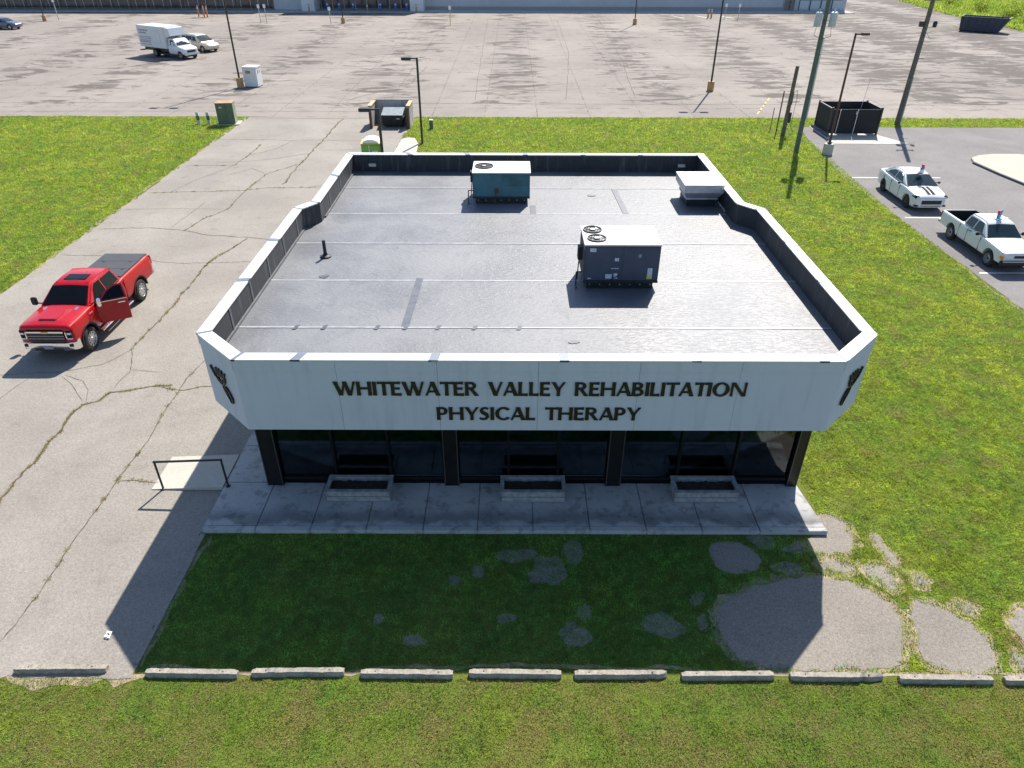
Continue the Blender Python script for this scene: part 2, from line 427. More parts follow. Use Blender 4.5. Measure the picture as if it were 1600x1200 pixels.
# raised island in the side lot
isl = struct(MB().prism([(28.8,44.5),(29.1,45.4),(29.9,46.0),(31,46.3),(32.6,46.3),(33.2,46.0),(60,46.0),(60,20),(32,20),(30.2,34),(29.0,42)], 0, .14).build('island', ISL, None, 0, .02))
MB().prism([(28.72,44.5),(28.95,42),(30.15,34),(31.95,20),(32.3,20),(30.45,34),(29.25,42),(29.0,44.5)], 0, .125).build('kerb', 'kerb_dark', isl)
for y in (41.5, 34.7, 27.87): MB().flat([(19.95,y-.05),(25.2,y-.05),(25.2,y+.05),(19.95,y+.05)], .017).build('stall_line', 'road_paint', rlot)
# faded stall lines in the rear lot
for i in range(-8, 6):
    for k in range(0, 9):
        if rnd.random() < .45:
            x = i*12.5+1.5; y = 66+k*6.4
            MB().flat([(x-2.6,y),(x-2.6+rnd.uniform(2,5),y),(x+2.4,y+.09),(x-2.6,y+.09)], .0125).build('stall_line', 'faded_paint', lot)
for k in range(5): MB().flat([(19.2+k*.55,58.2+k*1.2),(19.32+k*.55,58.2+k*1.2),(20.0+k*.55,59.7+k*1.2),(19.88+k*.55,59.7+k*1.2)], .0125).build('stall_line', 'faded_yellow', lot)
for x in (27.5, 31.5, 35.5): MB().flat([(x,127.5),(x+.2,127.5),(x-1.2,131),(x-1.4,131)], .0125).build('stall_line', 'road_paint', lot)

# cracks in the driveway: narrow ragged grooves filled with dirt
CR = [
 ([(-13.1,8.7),(-13.12,11),(-13.1,13.62),(-13.12,14.32),(-13.11,15.03),(-13.15,15.95),(-13.24,16.85),(-13.25,17.55),(-13.16,17.78),(-12.8,18.01),(-12.66,18.49),(-12.24,18.64),(-11.68,18.84),(-10.98,18.99)], .07),
 ([(-11.3,18.84),(-10.51,18.65),(-9.94,18.85),(-9.0,18.9),(-7.5,18.95)], .045),
 ([(-13.2,21.24),(-13.25,21.97),(-13.25,23.03),(-13.2,24.06),(-13.24,25.39),(-13.24,26.7),(-13.25,28.83),(-12.88,30.07),(-12.51,31.5)], .05),
 ([(-13.22,21.21),(-13.76,20.19),(-14.24,20.02),(-14.87,19.69),(-16.81,19.56),(-20.2,19.6)], .03),
 ([(-13.22,21.21),(-12.86,20.36),(-12.62,19.71),(-12.71,19.19),(-12.7,18.68)], .03),
 ([(-14.75,19.49),(-14.05,18.88),(-13.33,18.01)], .02), ([(-14.67,19.54),(-13.87,19.18),(-13.48,18.68),(-13.17,17.92)], .018),
 ([(-16.4,16.5),(-15.96,18.17),(-15.87,18.82),(-15.74,19.3)], .02),
 ([(-10.42,20.71),(-10.6,19.3),(-10.55,18.6),(-10.57,17.47),(-10.41,16.04),(-10.47,14.9),(-10.48,14.37),(-10.46,13.79),(-10.51,13.19),(-10.49,12.47),(-10.49,11.85),(-10.46,11.35),(-10.47,10.41),(-10.45,9.73),(-10.52,9.25)], .026),
 ([(-10.45,14.3),(-9.97,14.3),(-9.34,14.2)], .03), ([(-12.7,19.9),(-11.6,19.72)], .015),
 ([(-19.82,43.59),(-17.08,43.73),(-16.91,45.81),(-16.91,48.71)], .05), ([(-20.11,38.33),(-17.86,38.49),(-14.99,38.81),(-13.72,39.27),(-7.4,39.6)], .05),
 ([(-20.08,32.8),(-17.63,32.98),(-15.84,32.61),(-14.31,31.96),(-12.49,31.76),(-11.44,31.45),(-7.5,31.2)], .05),
 ([(-15.84,32.61),(-15.59,34.12),(-14.84,35.63),(-14.85,38.37),(-14.66,41.82),(-13.2,44)], .05), ([(-16.63,32.94),(-16.48,35.36),(-16.37,36.94)], .03),
 ([(-13.37,28.14),(-13.17,29.62),(-12.74,30.61),(-12.49,31.65)], .04), ([(-16.23,29.22),(-15.55,28.85),(-14.31,28.68),(-11.43,28.88),(-7.5,28.6)], .03),
 ([(-20.07,29.57),(-18.3,29.49)], .03),
 ([(-13.13,40),(-13.13,43.98),(-13.13,46.45),(-13.14,48.84),(-13.06,51.81),(-12.96,55.49),(-12.84,56.28)], .08),
 ([(-20.2,56.41),(-15.98,56.33),(-12.84,56.28),(-11.14,56.51),(-10.4,56.5)], .07),
 ([(-20.2,49.9),(-17.69,49.92),(-15.17,49.78),(-13.2,49.8),(-10,49.6)], .05), ([(-12.6,47.18),(-10.97,47.34),(-9,47.2)], .04),
 ([(-18.5,44.2),(-16.11,44.75),(-14.91,45.3),(-13.2,46.4)], .045), ([(-16.9,46),(-15.6,47.6),(-15.1,49.8)], .04), ([(-16.9,41.5),(-15.8,43),(-14.7,42)], .03),
 ([(-20.2,35.6),(-17.5,35.75),(-14.9,35.7)], .025), ([(-18.9,38.4),(-18.3,40.8),(-17.1,43.7)], .03),
]
def ribbon_path(pts, w, seed, step=.12):
    r = random.Random(seed); c = []
    for a, b in zip(pts, pts[1:]):
        a = Vector(a); b = Vector(b); k = max(1, int((b-a).length/step))
        for j in range(k): c.append(a.lerp(b, j/k))
    c.append(Vector(pts[-1])); wob = 0; out = []
    for i, p in enumerate(c):
        d = (c[min(i+1,len(c)-1)]-c[max(i-1,0)]).normalized(); nn = Vector((-d.y,d.x)); wob = wob*.8+r.gauss(0,w*.35)
        q = p + nn*wob; hw = w*.5*(.35+abs(r.gauss(.5,.3))) * min(1, (i+1)/3, (len(c)-i)/3)
        out.append((q+nn*hw, q-nn*hw))
    return out
for i, (pts, wd) in enumerate(CR):
    rb = ribbon_path(pts, wd, i); m = MB(); vs = []
    for a, b in rb: vs += [(a.x,a.y,.017),(b.x,b.y,.017)]
    m.add(vs, [(2*k,2*k+1,2*k+3,2*k+2) for k in range(len(rb)-1)]); m.build('crack', 'sealant', drive)
# long joints of the rear lot and the side lot edge
for i, (pts, wd) in enumerate([([(-60,61.8),(-20,61.9),(20,61.7),(70,61.9)], .12), ([(-45,58.6),(-20,58.8),(-8,58.7)], .08), ([(31,60),(33,62),(50,64)], .1), ([(36,103),(50,97),(72,90)], .25), ([(-14,63),(-9.5,71),(-9,80)], .1), ([(4.5,63),(6.5,90),(7,126)], .05), ([(10.5,64),(12,84),(13.5,124)], .06), ([(-3.2,63),(-3.6,90),(-4,126)], .05)]):
    rb = ribbon_path(pts, wd, 90+i, .5); m = MB(); vs = []
    for a, b in rb: vs += [(a.x,a.y,.0125),(b.x,b.y,.0125)]
    m.add(vs, [(2*k,2*k+1,2*k+3,2*k+2) for k in range(len(rb)-1)]); m.build('crack', 'sealant', lot)

# old asphalt breaking up in front of the building
OLD = [[(4.48,10.22),(4.87,10.58),(5.81,10.91),(6.98,11.07),(7.72,10.91),(8.28,10.47),(8.31,9.93),(8.09,9.32),(7.87,8.79),(7.35,8.66),(5.48,8.66),(5.01,8.73),(4.5,8.99),(4.38,9.41),(4.37,9.86)],
 [(7.12,12.33),(7.73,12.36),(7.63,13.03),(8.12,13.15),(8.3,12.6),(8.17,12.08),(7.98,11.8),(7.13,11.79)],[(7.09,11.54),(7.9,11.59),(7.88,11.17),(7.15,11.27)],[(8.12,11.44),(8.54,11.51),(8.75,10.85),(8.53,10.69),(8.06,11.11)],
 [(8.77,10.41),(9.09,10.41),(9.43,10.11),(9.83,9.71),(9.88,9.21),(9.67,8.64),(8.58,8.64),(8.26,8.89),(8.5,9.54),(8.55,9.99)],[(10.7,10.06),(11.4,10.2),(12.1,9.6),(11.8,8.75),(10.92,8.75),(10.5,9.49)],[(9.7,10.35),(10.17,10.24),(10.02,10.06),(9.72,10.11)],[(10.19,9.11),(10.4,9.0),(10.36,8.65),(10.05,8.66)],
 [(8.82,12.53),(8.95,12.08),(9.02,11.45),(8.84,11.38),(8.73,12.01)],[(9.13,11.11),(9.4,11.05),(9.34,10.82),(9.11,10.85)],[(4.73,12.14),(5.44,12.18),(5.78,11.85),(5.85,11.57),(5.6,11.23),(4.86,11.13),(4.64,11.5)],[(5.97,11.44),(6.43,11.58),(6.77,11.37),(6.55,11.17),(5.95,11.2)],
 [(5.6,12.36),(6.36,12.37),(6.38,12.07),(5.99,11.85),(5.79,12.07)],[(6.39,11.96),(7.09,12.29),(7.14,11.82),(6.5,11.79)],[(3.91,10.52),(4.25,10.71),(4.22,10.34),(3.95,10.21)],[(3.97,9.98),(4.2,10.04),(4.14,9.58),(3.9,9.58)]]
def chaikin(p, k=2):
    for _ in range(k): p = [q for a, b in zip(p, p[1:]+p[:1]) for q in ((a[0]*.75+b[0]*.25,a[1]*.75+b[1]*.25),(a[0]*.25+b[0]*.75,a[1]*.25+b[1]*.75))]
    return p
OLD = [ragged(chaikin(p, 2), .12, .022, 50+i) for i, p in enumerate(OLD)]
OLD += [blob(.1,11.74,.44,.22,9), blob(.92,11.35,.38,.42,10), blob(1.45,11.9,.24,.36,12), blob(.55,11.05,.3,.16,13), blob(-.79,11.17,.16,.16,14), blob(-1.29,10.92,.15,.15,15),
       blob(1.27,9.52,.30,.30,16), blob(1.58,10.12,.16,.2,17), blob(3.12,9.7,.40,.33,18), blob(-1.95,9.35,.25,.13,19), blob(-2.82,9.85,.12,.12,20), blob(-.1,9.9,.2,.13,22)]
def grow(p, k): 
    cx = sum(q[0] for q in p)/len(p); cy = sum(q[1] for q in p)/len(p)
    out = []
    for x, y in p:
        d = math.hypot(x-cx, y-cy) or 1; out.append((x+(x-cx)/d*k, min(y+(y-cy)/d*k, 13.2)))
    return out
soil = None
for i_, p in enumerate(OLD[:10]):
    g_ = ragged(grow(p, .16), .15, .04, 80+i_); g_ = [(x, max(y, 8.6)) for x, y in g_]
    o_ = MB().flat(g_, .0022+.0002*i_).build('bare_soil' if soil is None else 'soil_patch', 'dry_soil', soil)
    if soil is None: soil = struct(o_)
for i_, (a_, b_, w_) in enumerate([((-20.45,8.5),(-20.38,56.8),.22),((19.68,20),(19.62,42),.14),((-10,8.42),(-7.2,8.42),.3),((-7.2,8.63),(11,8.6),.09),((-7.35,8.7),(-7.35,12.3),.12)]):
    rb = ribbon_path([a_, b_], w_, 300+i_, .25); vs = []
    for p_, q_ in rb: vs += [(p_.x,p_.y,.0045+.0004*i_),(q_.x,q_.y,.0045+.0004*i_)]
    MB().add(vs, [(2*k,2*k+1,2*k+3,2*k+2) for k in range(len(rb)-1)]).build('soil_patch', 'dry_soil', soil)
old = struct(MB().prism(OLD[0], -.03, .008, False).build('old_paving', OLDA))
for i_, p in enumerate(OLD[1:], 1): MB().prism(p, -.03, (.007+.0002*i_) if i_ < 10 else (.002+.0001*(i_-10)), False).build('asphalt_piece', OLDA, old)

# sidewalk round the building: one slab per joint
walk = struct(MB().prism([(-7.52,12.40),(7.62,12.40),(7.44,14.3),(-6.3,14.3),(-6.3,30),(-7.52,30)], -.05, .09).build('sidewalk', SLAB))
js = [-7.5,-6.22,-4.88,-3.53,-2.15,-.83,.52,1.9,3.27,4.62,6.02,7.32]
for a, b in zip(js, js[1:]):
    p = [(a+.008,12.54),(b-.008,12.54),(b-.008,14.13),(a+.008,14.13)]
    if b > 7: p = [(a+.008,12.54),(7.64,12.54),(7.46,14.13),(a+.008,14.13)]
    MB().prism(p, .05, .12+rnd.uniform(-.003,.003)).build('slab', SLAB, walk, 0, .008)
    MB().prism([(a+.008,12.38),((b if b < 7 else 7.67)-.008,12.38),((b if b < 7 else 7.655)-.008,12.53),(a+.008,12.53)], .0, .128+rnd.uniform(-.003,.003)).build('kerb', SLAB, walk, 0, .012)
for k in range(9):
    y = 14.14 + k*1.55
    MB().prism([(-7.48,y+.008),(-6.42,y+.008),(-6.42,y+1.54),(-7.48,y+1.54)], .05, .12+rnd.uniform(-.003,.003)).build('slab', SLAB, walk, 0, .008)
ramp = struct(MB().add([(-9.42,13.95,.016),(-7.54,13.95,.016),(-7.54,15.3,.016),(-9.42,15.3,.016),(-9.42,13.95,.03),(-7.54,13.95,.12),(-7.54,15.3,.12),(-9.42,15.3,.03)],
     [(4,5,6,7),(0,1,5,4),(1,2,6,5),(2,3,7,6),(3,0,4,7)]).build('ramp', PALE, None, 0, .004))
struct(MB().prism(ragged([(-7.54,8.75),(-7.42,8.75),(-7.42,12.36),(-7.54,12.36)], .3, .012, 8), -.05, .04).build('kerb', DRIVE))

# ------------------------------------------------------------------ clinic building
B = thing('clinic_building', 'low white flat-roofed clinic with black lettering across its front fascia', 'building', (.55,20,0))
bx, by = .55, 20.0
def P(m): # shift world-built mesh into building space
    m.v = [(x-bx,y-by,z) for x,y,z in m.v]; return m
ZT, ZR, ZB = 4.78, 4.10, 2.95
def outline(off):   # plan of the parapet, moved inwards by off
    o = off
    return [(-5.88+o*.41,12.66+o),(7.00-o*.41,12.66+o),(8.12-o,13.80+o*.41),(8.12-o,22.15-o*.41),(7.62-o,22.78-o*.41),(7.62-o,28.70-o),(-6.60+o,28.70-o),(-6.60+o,22.78-o*.41),(-7.02+o,22.15-o*.41),(-7.02+o,13.80+o*.41)]
O0, O1, O2 = outline(.0), outline(.06), outline(.25)
# window wall and side walls (open shell)
wall = P(MB().box(-6.36,-6.16,14.3,28.5,0,2.93)).build('wall', 'stucco_cream', B)
P(MB().box(7.22,7.42,18.6,28.5,0,2.93)).build('wall', 'stucco_cream', B)
P(MB().box(7.22,7.42,14.42,18.6,0,.5).box(7.22,7.42,14.42,14.6,.5,2.93)).build('wall', 'stucco_cream', B)
P(MB().box(-6.14,7.20,28.3,28.5,0,2.93)).build('wall', 'stucco_cream', B)
P(MB().box(-6.14,7.20,14.35,28.28,.06,.10)).build('floor', 'carpet', B)
P(MB().box(-6.14,7.20,20.0,20.1,.10,2.75)).build('partition', 'interior_wall', B)
P(MB().box(-6.14,7.20,14.35,28.28,2.76,2.80)).build('ceiling', 'interior_wall', B)
sw = P(MB().box(7.27,7.29,14.62,18.58,.52,2.9)).build('window', 'window_glass', B)
for y_ in (14.61,16.5,18.5): P(MB().box(7.24,7.32,y_,y_+.07,.53,2.9)).build('frame', 'bronze_frame', sw)
for k in range(13):
    y = 14.8 + k*.29
    if k in (3, 8): continue
    bl = P(MB().box(7.08,7.10,y,y+.12,.6+.05*rnd.random(),2.74)).build('blind_slat', 'blind', sw)
soff = P(MB().prism([(x,y) for x,y in outline(.05)], 2.95, 2.99)).build('soffit', 'soffit', B)
fw0, fw1 = 14.08, 14.22
for x0, x1 in ((-6.38,-5.95),(-1.75,-1.36),(2.44,2.84),(7.16,7.44)):
    p = P(MB().box(x0,x1,fw0-.06,fw1+.06,.0,2.94)).build('post', 'bronze_frame', B, 0, .01)
    P(MB().box(x1-.03,x1-.012,fw0-.075,fw0-.058,.1,2.9)).build('trim', 'trim_bronze', p)
    P(MB().box(x0+.012,x0+.03,fw0-.075,fw0-.058,.1,2.9)).build('trim', 'trim_bronze', p)
bays = [(-5.95,-4.54),(-4.54,-3.13),(-3.13,-1.75),(-1.36,-.08),(-.08,1.19),(1.19,2.44),(2.84,4.29),(4.29,5.73),(5.73,7.16)]
for a, b in bays:
    pane = P(MB().box(a+.03,b-.03,14.14,14.155,.36,2.92)).build('window_pane', 'window_glass', B)
    P(MB().box(a+.03,b-.03,14.145,14.16,.09,.28)).build('kick_panel', 'dark_glass', pane)
    P(MB().box(a+.002,b-.002,fw0+.002,fw1,.28,.355).box(a+.002,b-.002,fw0+.002,fw1,.0,.085)).build('rail', 'bronze_frame', pane)
for x in (-4.54,-3.13,-.08,1.19,4.29,5.73):
    P(MB().box(x-.032,x+.032,fw0-.02,fw1+.002,.02,2.93)).build('mullion', 'bronze_frame', B, 0, .006)
# fascia: stucco panels with open joints
def face_panels(a, b, n, name='fascia_panel', zt=4.50):
    a = Vector(a); b = Vector(b); d = (b-a)/n; nn = Vector((d.y,-d.x)).normalized(); res = []
    for i in range(n):
        p = a + d*i + d.normalized()*(.003 if i else 0); q = a + d*(i+1) - d.normalized()*(.003 if i < n-1 else 0)
        jit = nn*rnd.uniform(0,.002)
        pts = [p+jit, q+jit, q-nn*.06, p-nn*.06]
        res.append(P(MB().prism([(v.x,v.y) for v in pts], ZB, zt)).build(name, FASC, B))
        P(MB().prism([((v+nn*(.018 if k < 2 else 0)).x, (v+nn*(.018 if k < 2 else 0)).y) for k, v in enumerate(pts)], zt+.004, 4.74)).build('fascia_cap', FASC, B)
    return res
n0 = len(O0); seg_n = [6,1,4,1,3,7,3,1,4,1]; panels = []
for i in range(n0): panels.append(face_panels(O0[i], O0[(i+1)%n0], seg_n[i]))
# backing of the parapet between stucco and lining
for i in range(n0):
    j = (i+1) % n0
    a0, a1, b0, b1 = O1[i], O1[j], O2[i], O2[j]
    P(MB().prism([a0,a1,b1,b0], ZB+.05, 4.73)).build('parapet', 'parapet_lining', B)
    p = P(MB().add([(b0[0],b0[1],ZR+.0),(b1[0],b1[1],ZR),(b1[0],b1[1],4.735),(b0[0],b0[1],4.735)], [(0,1,2,3)]))
# lining laps and the pale flashing strip where lining meets roof
for (ax, ay, bx_, by_, n_) in ((-6.77,14.3,-6.77,22.0,5),(-6.35,23.1,-6.35,28.4,3)):
    s_ = 1 if ax < 0 else -1
    P(MB().box(*sorted((ax+s_*.0,ax+s_*.05)),ay,by_,ZR+.008,ZR+.06)).build('flashing', 'lap_strip', B)
    for q in range(n_): yy = ay+(by_-ay)*(q+.5)/n_; P(MB().box(*sorted((ax+s_*.001,ax+s_*.012)),yy,yy+.1,ZR+.03,4.73)).build('lining_lap', 'lap_strip', B)
# coping pieces with joint covers
cj = {0: [-4.55,-1.65,1.10,3.87,6.55], 5: [-4.5,-2.1,.3,2.6,4.9,6.6]}
C0, C2 = outline(-.03), outline(.275)
for i in range(n0):
    j = (i+1) % n0
    A0, A1, D0, D1 = map(Vector, (C0[i], C0[j], C2[i], C2[j]))
    Ln = (A1-A0).length; k = {0:6,5:6,2:3,8:3,4:2,6:2}.get(i, 1)
    ts = [0]+[(q/k) for q in range(1,k)]+[1]
    if i == 0: ts = [0]+[(x-A0.x)/(A1.x-A0.x) for x in cj[0]]+[1]
    for t0, t1 in zip(ts, ts[1:]):
        q = [A0.lerp(A1,t0),A0.lerp(A1,t1),D0.lerp(D1,t1),D0.lerp(D1,t0)]
        P(MB().prism([(v.x,v.y) for v in q], 4.745, ZT+rnd.uniform(-.002,.002))).build('coping', 'coping_white', B, 0, .006)
    for t in ts[:-1]:
        e = .10/Ln if t else .08/Ln
        q = [A0.lerp(A1,max(0,t-(e if t else 0))),A0.lerp(A1,t+e),D0.lerp(D1,t+e),D0.lerp(D1,max(0,t-(e if t else 0)))]
        P(MB().prism([(v.x,v.y) for v in q], 4.74, ZT+.007)).build('coping_joint', 'coping_joint', B)
# roof membrane: overlapping sheets between seams, clipped to the parapet plan
roofpoly = outline(.24)
def clip_y(poly, y0, y1):
    def cut(pl, f):
        out = []
        for k in range(len(pl)):
            a, b = pl[k], pl[(k+1) % len(pl)]; fa, fb = f(a), f(b)
            if fa >= 0: out.append(a)
            if fa*fb < 0: t = fa/(fa-fb); out.append((a[0]+(b[0]-a[0])*t, a[1]+(b[1]-a[1])*t))
        return out
    return cut(cut(poly, lambda p: p[1]-y0), lambda p: y1-p[1])
sy = [12.9,15.3,18.04,20.78,23.48,26.3,28.5]
roof = P(MB().prism(outline(.22), 3.9, ZR-.02)).build('roof', MEMB, B)
for a, b in zip(sy, sy[1:]):
    pl = clip_y(roofpoly, a, b+.06)
    if len(pl) < 3: continue
    dz = .006*(sy.index(a) % 2)
    s = P(MB().prism(pl, ZR-.015, ZR+dz)).build('membrane_sheet', MEMB, roof)
    if a > 13:
        xs = [p[0] for p in clip_y(roofpoly, a-.01, a+.01)]; x0, x1 = min(xs), max(xs)
        k = 26; up = [(x0+(x1-x0)*q/k, a+.05+rnd.gauss(0,.008)) for q in range(k+1)]; dn = [(x0+(x1-x0)*q/k, a-.02+rnd.gauss(0,.006)) for q in range(k+1)]
        m = MB(); vs = []
        for u_, d_ in zip(up, dn): vs += [(*u_,ZR+.011),(*d_,ZR+.011)]
        P(m.add(vs, [(2*q,2*q+1,2*q+3,2*q+2) for q in range(k)])).build('seam', 'seam_tape', roof)
for (x, y0, y1, tilt) in ((-2.64,15.35,18.2,.05),(3.91,23.55,26.3,-.1),(.72,23.5,24.4,0.0)):
    P(MB().flat([(x-.1,y0),(x+.1,y0),(x+.1+tilt,y1),(x-.1+tilt,y1)], ZR+.015)).build('roof_patch', 'patch_tape', roof)
for x in (-5.4,-4.7,-3.4,-2.7,-1.9,-1.0,.1): P(MB().flat([(x,15.2),(x+.1,15.2),(x+.16,15.42),(x+.06,15.42)], ZR+.016)).build('roof_patch', 'patch_tape', roof)
for x, y, r in ((-5.3,18.3,.14),(4.1,13.7,.16),(-2.0,14.0,.1),(1.5,14.6,.12),(6.9,14.0,.15),(-5.6,13.9,.12),(2.9,25.5,.15)):
    P(MB().prism(blob(x,y,r,r*.7,int(x*100)), ZR+.0, ZR+.014)).build('roof_patch', 'patch_tape', roof)
pipe = P(MB().tube((-5.57,19.72,ZR),(-5.57,19.72,ZR+.52),.05,.05,12)).build('vent_pipe', 'black_metal', roof, 40)
P(MB().lathe([(.17,0),(.16,.03),(.07,.06),(.056,.12)], (-5.57,19.72,ZR+.01), 'Z', 14)).build('flashing_boot', 'black_plastic', pipe, 40)
for x in (-5.6, 6.75):
    P(MB().box(x-.14,x+.14,28.36,28.46,ZR+.22,ZR+.34)).build('scupper', 'galvanised', B, 0, .01)
# lettering
T_, t_ = .25, .16
def st(x0, y0, x1, y1, w=T_):
    res = []
    for k, s in ((0,1.0),(.25,.9),(.5,.87),(.75,.9),(1,1.0)):
        x = x0+(x1-x0)*k; y = y0+(y1-y0)*k; res.append(((x-w*s/2,y),(x+w*s/2,y)))
    return res
def hb(x0, x1, y, h=t_, flare=1.15):
    return [((x0,y-h*.46),(x0,y+h*.46)),(((x0+x1)/2,y-h*.44),((x0+x1)/2,y+h*.44)),((x1,y-h*.5*flare),(x1,y+h*.5*flare))]
def arc(cx, cy, rx, ry, a0, a1, wx, wy, n=16):
    res = []
    for k in range(n+1):
        t = R(a0+(a1-a0)*k/n); c, s = math.cos(t), math.sin(t); res.append(((cx+rx*c,cy+ry*s),(cx+(rx-wx)*c,cy+(ry-wy)*s)))
    return res
def bowl(x0, cy, rx, ry, wx=.225, wy=.125): return [((.15,cy-ry),(.15,cy-ry+wy))] + arc(x0,cy,rx,ry,-90,90,wx,wy,12) + [((.15,cy+ry),(.15,cy+ry-wy))]
def ribbon(pts, ws):
    res = []
    for i, p in enumerate(pts):
        a = Vector(pts[max(i-1,0)]); b = Vector(pts[min(i+1,len(pts)-1)]); d = (b-a).normalized(); nn = Vector((-d.y,d.x))*ws[i]/2
        res.append((tuple(Vector(p)+nn), tuple(Vector(p)-nn)))
    return res
def thin(s, k=.62): return [tuple((m_[0]+(p[0]-m_[0])*k, m_[1]+(p[1]-m_[1])*k) for p in ab) for ab in s for m_ in [((ab[0][0]+ab[1][0])/2,(ab[0][1]+ab[1][1])/2)]]
V_ = .125
GL = {'I': (.25, [st(V_,0,V_,1)]), 'H': (.95, [st(V_,0,V_,1), st(.82,0,.82,1), hb(.15,.8,.52,.14,1)]),
 'T': (.82, [st(.41,0,.41,1), hb(.41,.82,.93,.14,1.2), [(b,a) for a,b in reversed([((.82-a[0],a[1]),(.82-b[0],b[1])) for a,b in hb(.41,.82,.93,.14,1.2)])]]),
 'E': (.66, [st(V_,0,V_,1), hb(.15,.62,.93), hb(.15,.57,.52,.14), hb(.15,.65,.07)]), 'L': (.62, [st(V_,0,V_,1), hb(.15,.61,.07)]),
 'W': (1.42, [st(.12,1,.42,0,.27), st(.46,0,.70,1,.16), st(.70,1,.98,0,.27), st(1.02,0,1.30,1,.16)]),
 'A': (.95, [st(.08,0,.46,1,.15), st(.47,1,.82,0,.28), hb(.24,.68,.30,.13,1)]), 'V': (.92, [st(.13,1,.47,0,.28), st(.48,0,.83,1,.16)]),
 'Y': (.9, [st(.13,1,.45,.42,.26), st(.45,.42,.80,1,.17), st(.45,0,.45,.5,.235)]), 'N': (1.0, [st(.09,0,.09,1,.16), st(.14,1,.86,0,.27), st(.91,0,.91,1,.16)]),
 'R': (.84, [st(V_,0,V_,1), bowl(.38,.735,.34,.265), st(.40,.5,.73,0,.27)]), 'P': (.72, [st(V_,0,V_,1), bowl(.36,.70,.35,.30)]),
 'B': (.78, [st(V_,0,V_,1), bowl(.38,.76,.30,.24), bowl(.38,.28,.37,.28)]),
 'O': (1.08, [arc(.54,.5,.53,.52,0,360,.245,.115,32)]), 'C': (.92, [arc(.54,.5,.53,.52,42,318,.245,.125,26)]),
 'S': (.66, [ribbon([(.58,.86),(.48,.94),(.34,.95),(.2,.88),(.15,.74),(.22,.6),(.36,.51),(.5,.41),(.54,.26),(.45,.11),(.30,.05),(.15,.07),(.05,.15)],[.13,.12,.12,.17,.21,.24,.25,.24,.21,.17,.13,.12,.13])])}
def text_line(txt, x0, x1, z0, h, yface, panel):
    gap = .055; adv = 0; pos = []
    for ch in txt:
        if ch == ' ': adv += .56; continue
        pos.append((ch, adv)); adv += GL[ch][0] + (gap if ch not in 'AVWTY' else .0)
    sx = (x1-x0)/(adv-gap)
    for ch, a in pos:
        m = MB()
        for k, s in enumerate(GL[ch][1]):
            yf = yface - .032 - .0015*k; vs = []
            for p, q in s:
                for (u_, v_) in (p, q):
                    X = x0+(a+u_)*sx; Z = z0+v_*h; vs += [(X,yf,Z),(X,yface-.012,Z)]
            nq = len(s); fs = []
            for i in range(nq-1):
                b0, b1 = 4*i, 4*(i+1)
                fs += [(b0,b0+2,b1+2,b1),(b0,b1,b1+1,b0+1),(b0+2,b0+3,b1+3,b1+2)]
            fs += [(0,1,3,2), (4*nq-4,4*nq-2,4*nq-1,4*nq-3)]
            m.add(vs, fs)
        P(m).build('letter', 'letter_black', panel)
text_line('WHITEWATER VALLEY REHABILITATION', -3.83, 5.04, 3.89, .345, 12.66, panels[0][2])
text_line('PHYSICAL THERAPY', -1.655, 2.81, 3.245, .335, 12.66, panels[0][3])
# helping-hands emblem on both chamfered corners: outlined fingers over a loop
def emblem(a, b, zc, h, flip, panel):
    a = Vector(a); b = Vector(b); c = (a+b)/2; d = (b-a).normalized(); nn = Vector((d.y,-d.x))
    W = .47; strokes = []
    def fing(x0, y0, x1, y1, w):
        dx, dy = x1-x0, y1-y0; l = math.hypot(dx,dy); px, py = -dy/l*w, dx/l*w
        pts = [(x0+px,y0+py),(x0+dx*.5+px,y0+dy*.5+py),(x1+px*.8-dx*.05,y1+py*.8-dy*.05),(x1,y1),(x1-px*.8-dx*.05,y1-py*.8-dy*.05),(x0+dx*.5-px,y0+dy*.5-py),(x0-px,y0-py)]
        strokes.append(ribbon(pts, [.04,.06,.06,.05,.06,.06,.04]))
    for k in range(4): fing(-.25+k*.16, .45, -.38+k*.30, 1.0-.05*abs(k-1.6), .06)
    fing(-.55,.25,-.95,.78,.07)
    strokes.append(ribbon([(-.55,.30),(-.35,.10),(-.05,0),(.22,.06),(.38,.28),(.48,.60)], [.05,.09,.11,.11,.1,.06]))
    strokes.append(ribbon([(-.30,.34),(-.1,.16),(.12,.18),(.22,.42)], [.05,.07,.08,.05]))
    strokes.append(ribbon([(.05,.05),(.12,-.25),(.3,-.52),(.52,-.72),(.62,-.9),(.78,-.86),(.84,-.55),(.68,-.25),(.48,-.05),(.30,-.0)], [.06,.09,.11,.1,.08,.1,.11,.11,.09,.05]))
    strokes.append(ribbon([(.24,-.05),(.36,-.3),(.56,-.5)], [.05,.08,.05]))
    m = MB()
    for k, s in enumerate(map(thin, strokes)):
        vs = []
        for p, q in s:
            for (u_, v_) in (p, q):
                e = c + d*(u_*W*(-1 if flip else 1)); z = zc+v_*h/2
                f_ = e + nn*(.045+.0012*k); g_ = e + nn*.012
                vs += [(f_.x,f_.y,z),(g_.x,g_.y,z)]
        nq = len(s); fs = []
        for i in range(nq-1):
            b0, b1 = 4*i, 4*(i+1); fs += [(b0,b0+2,b1+2,b1),(b0,b1,b1+1,b0+1),(b0+2,b0+3,b1+3,b1+2)]
        m.add(vs, fs)
    P(m).build('emblem', 'letter_black', panel)
emblem(O0[9], O0[0], 3.80, .80, False, panels[9][0])
emblem(O0[1], O0[2], 3.80, .80, True, panels[1][0])

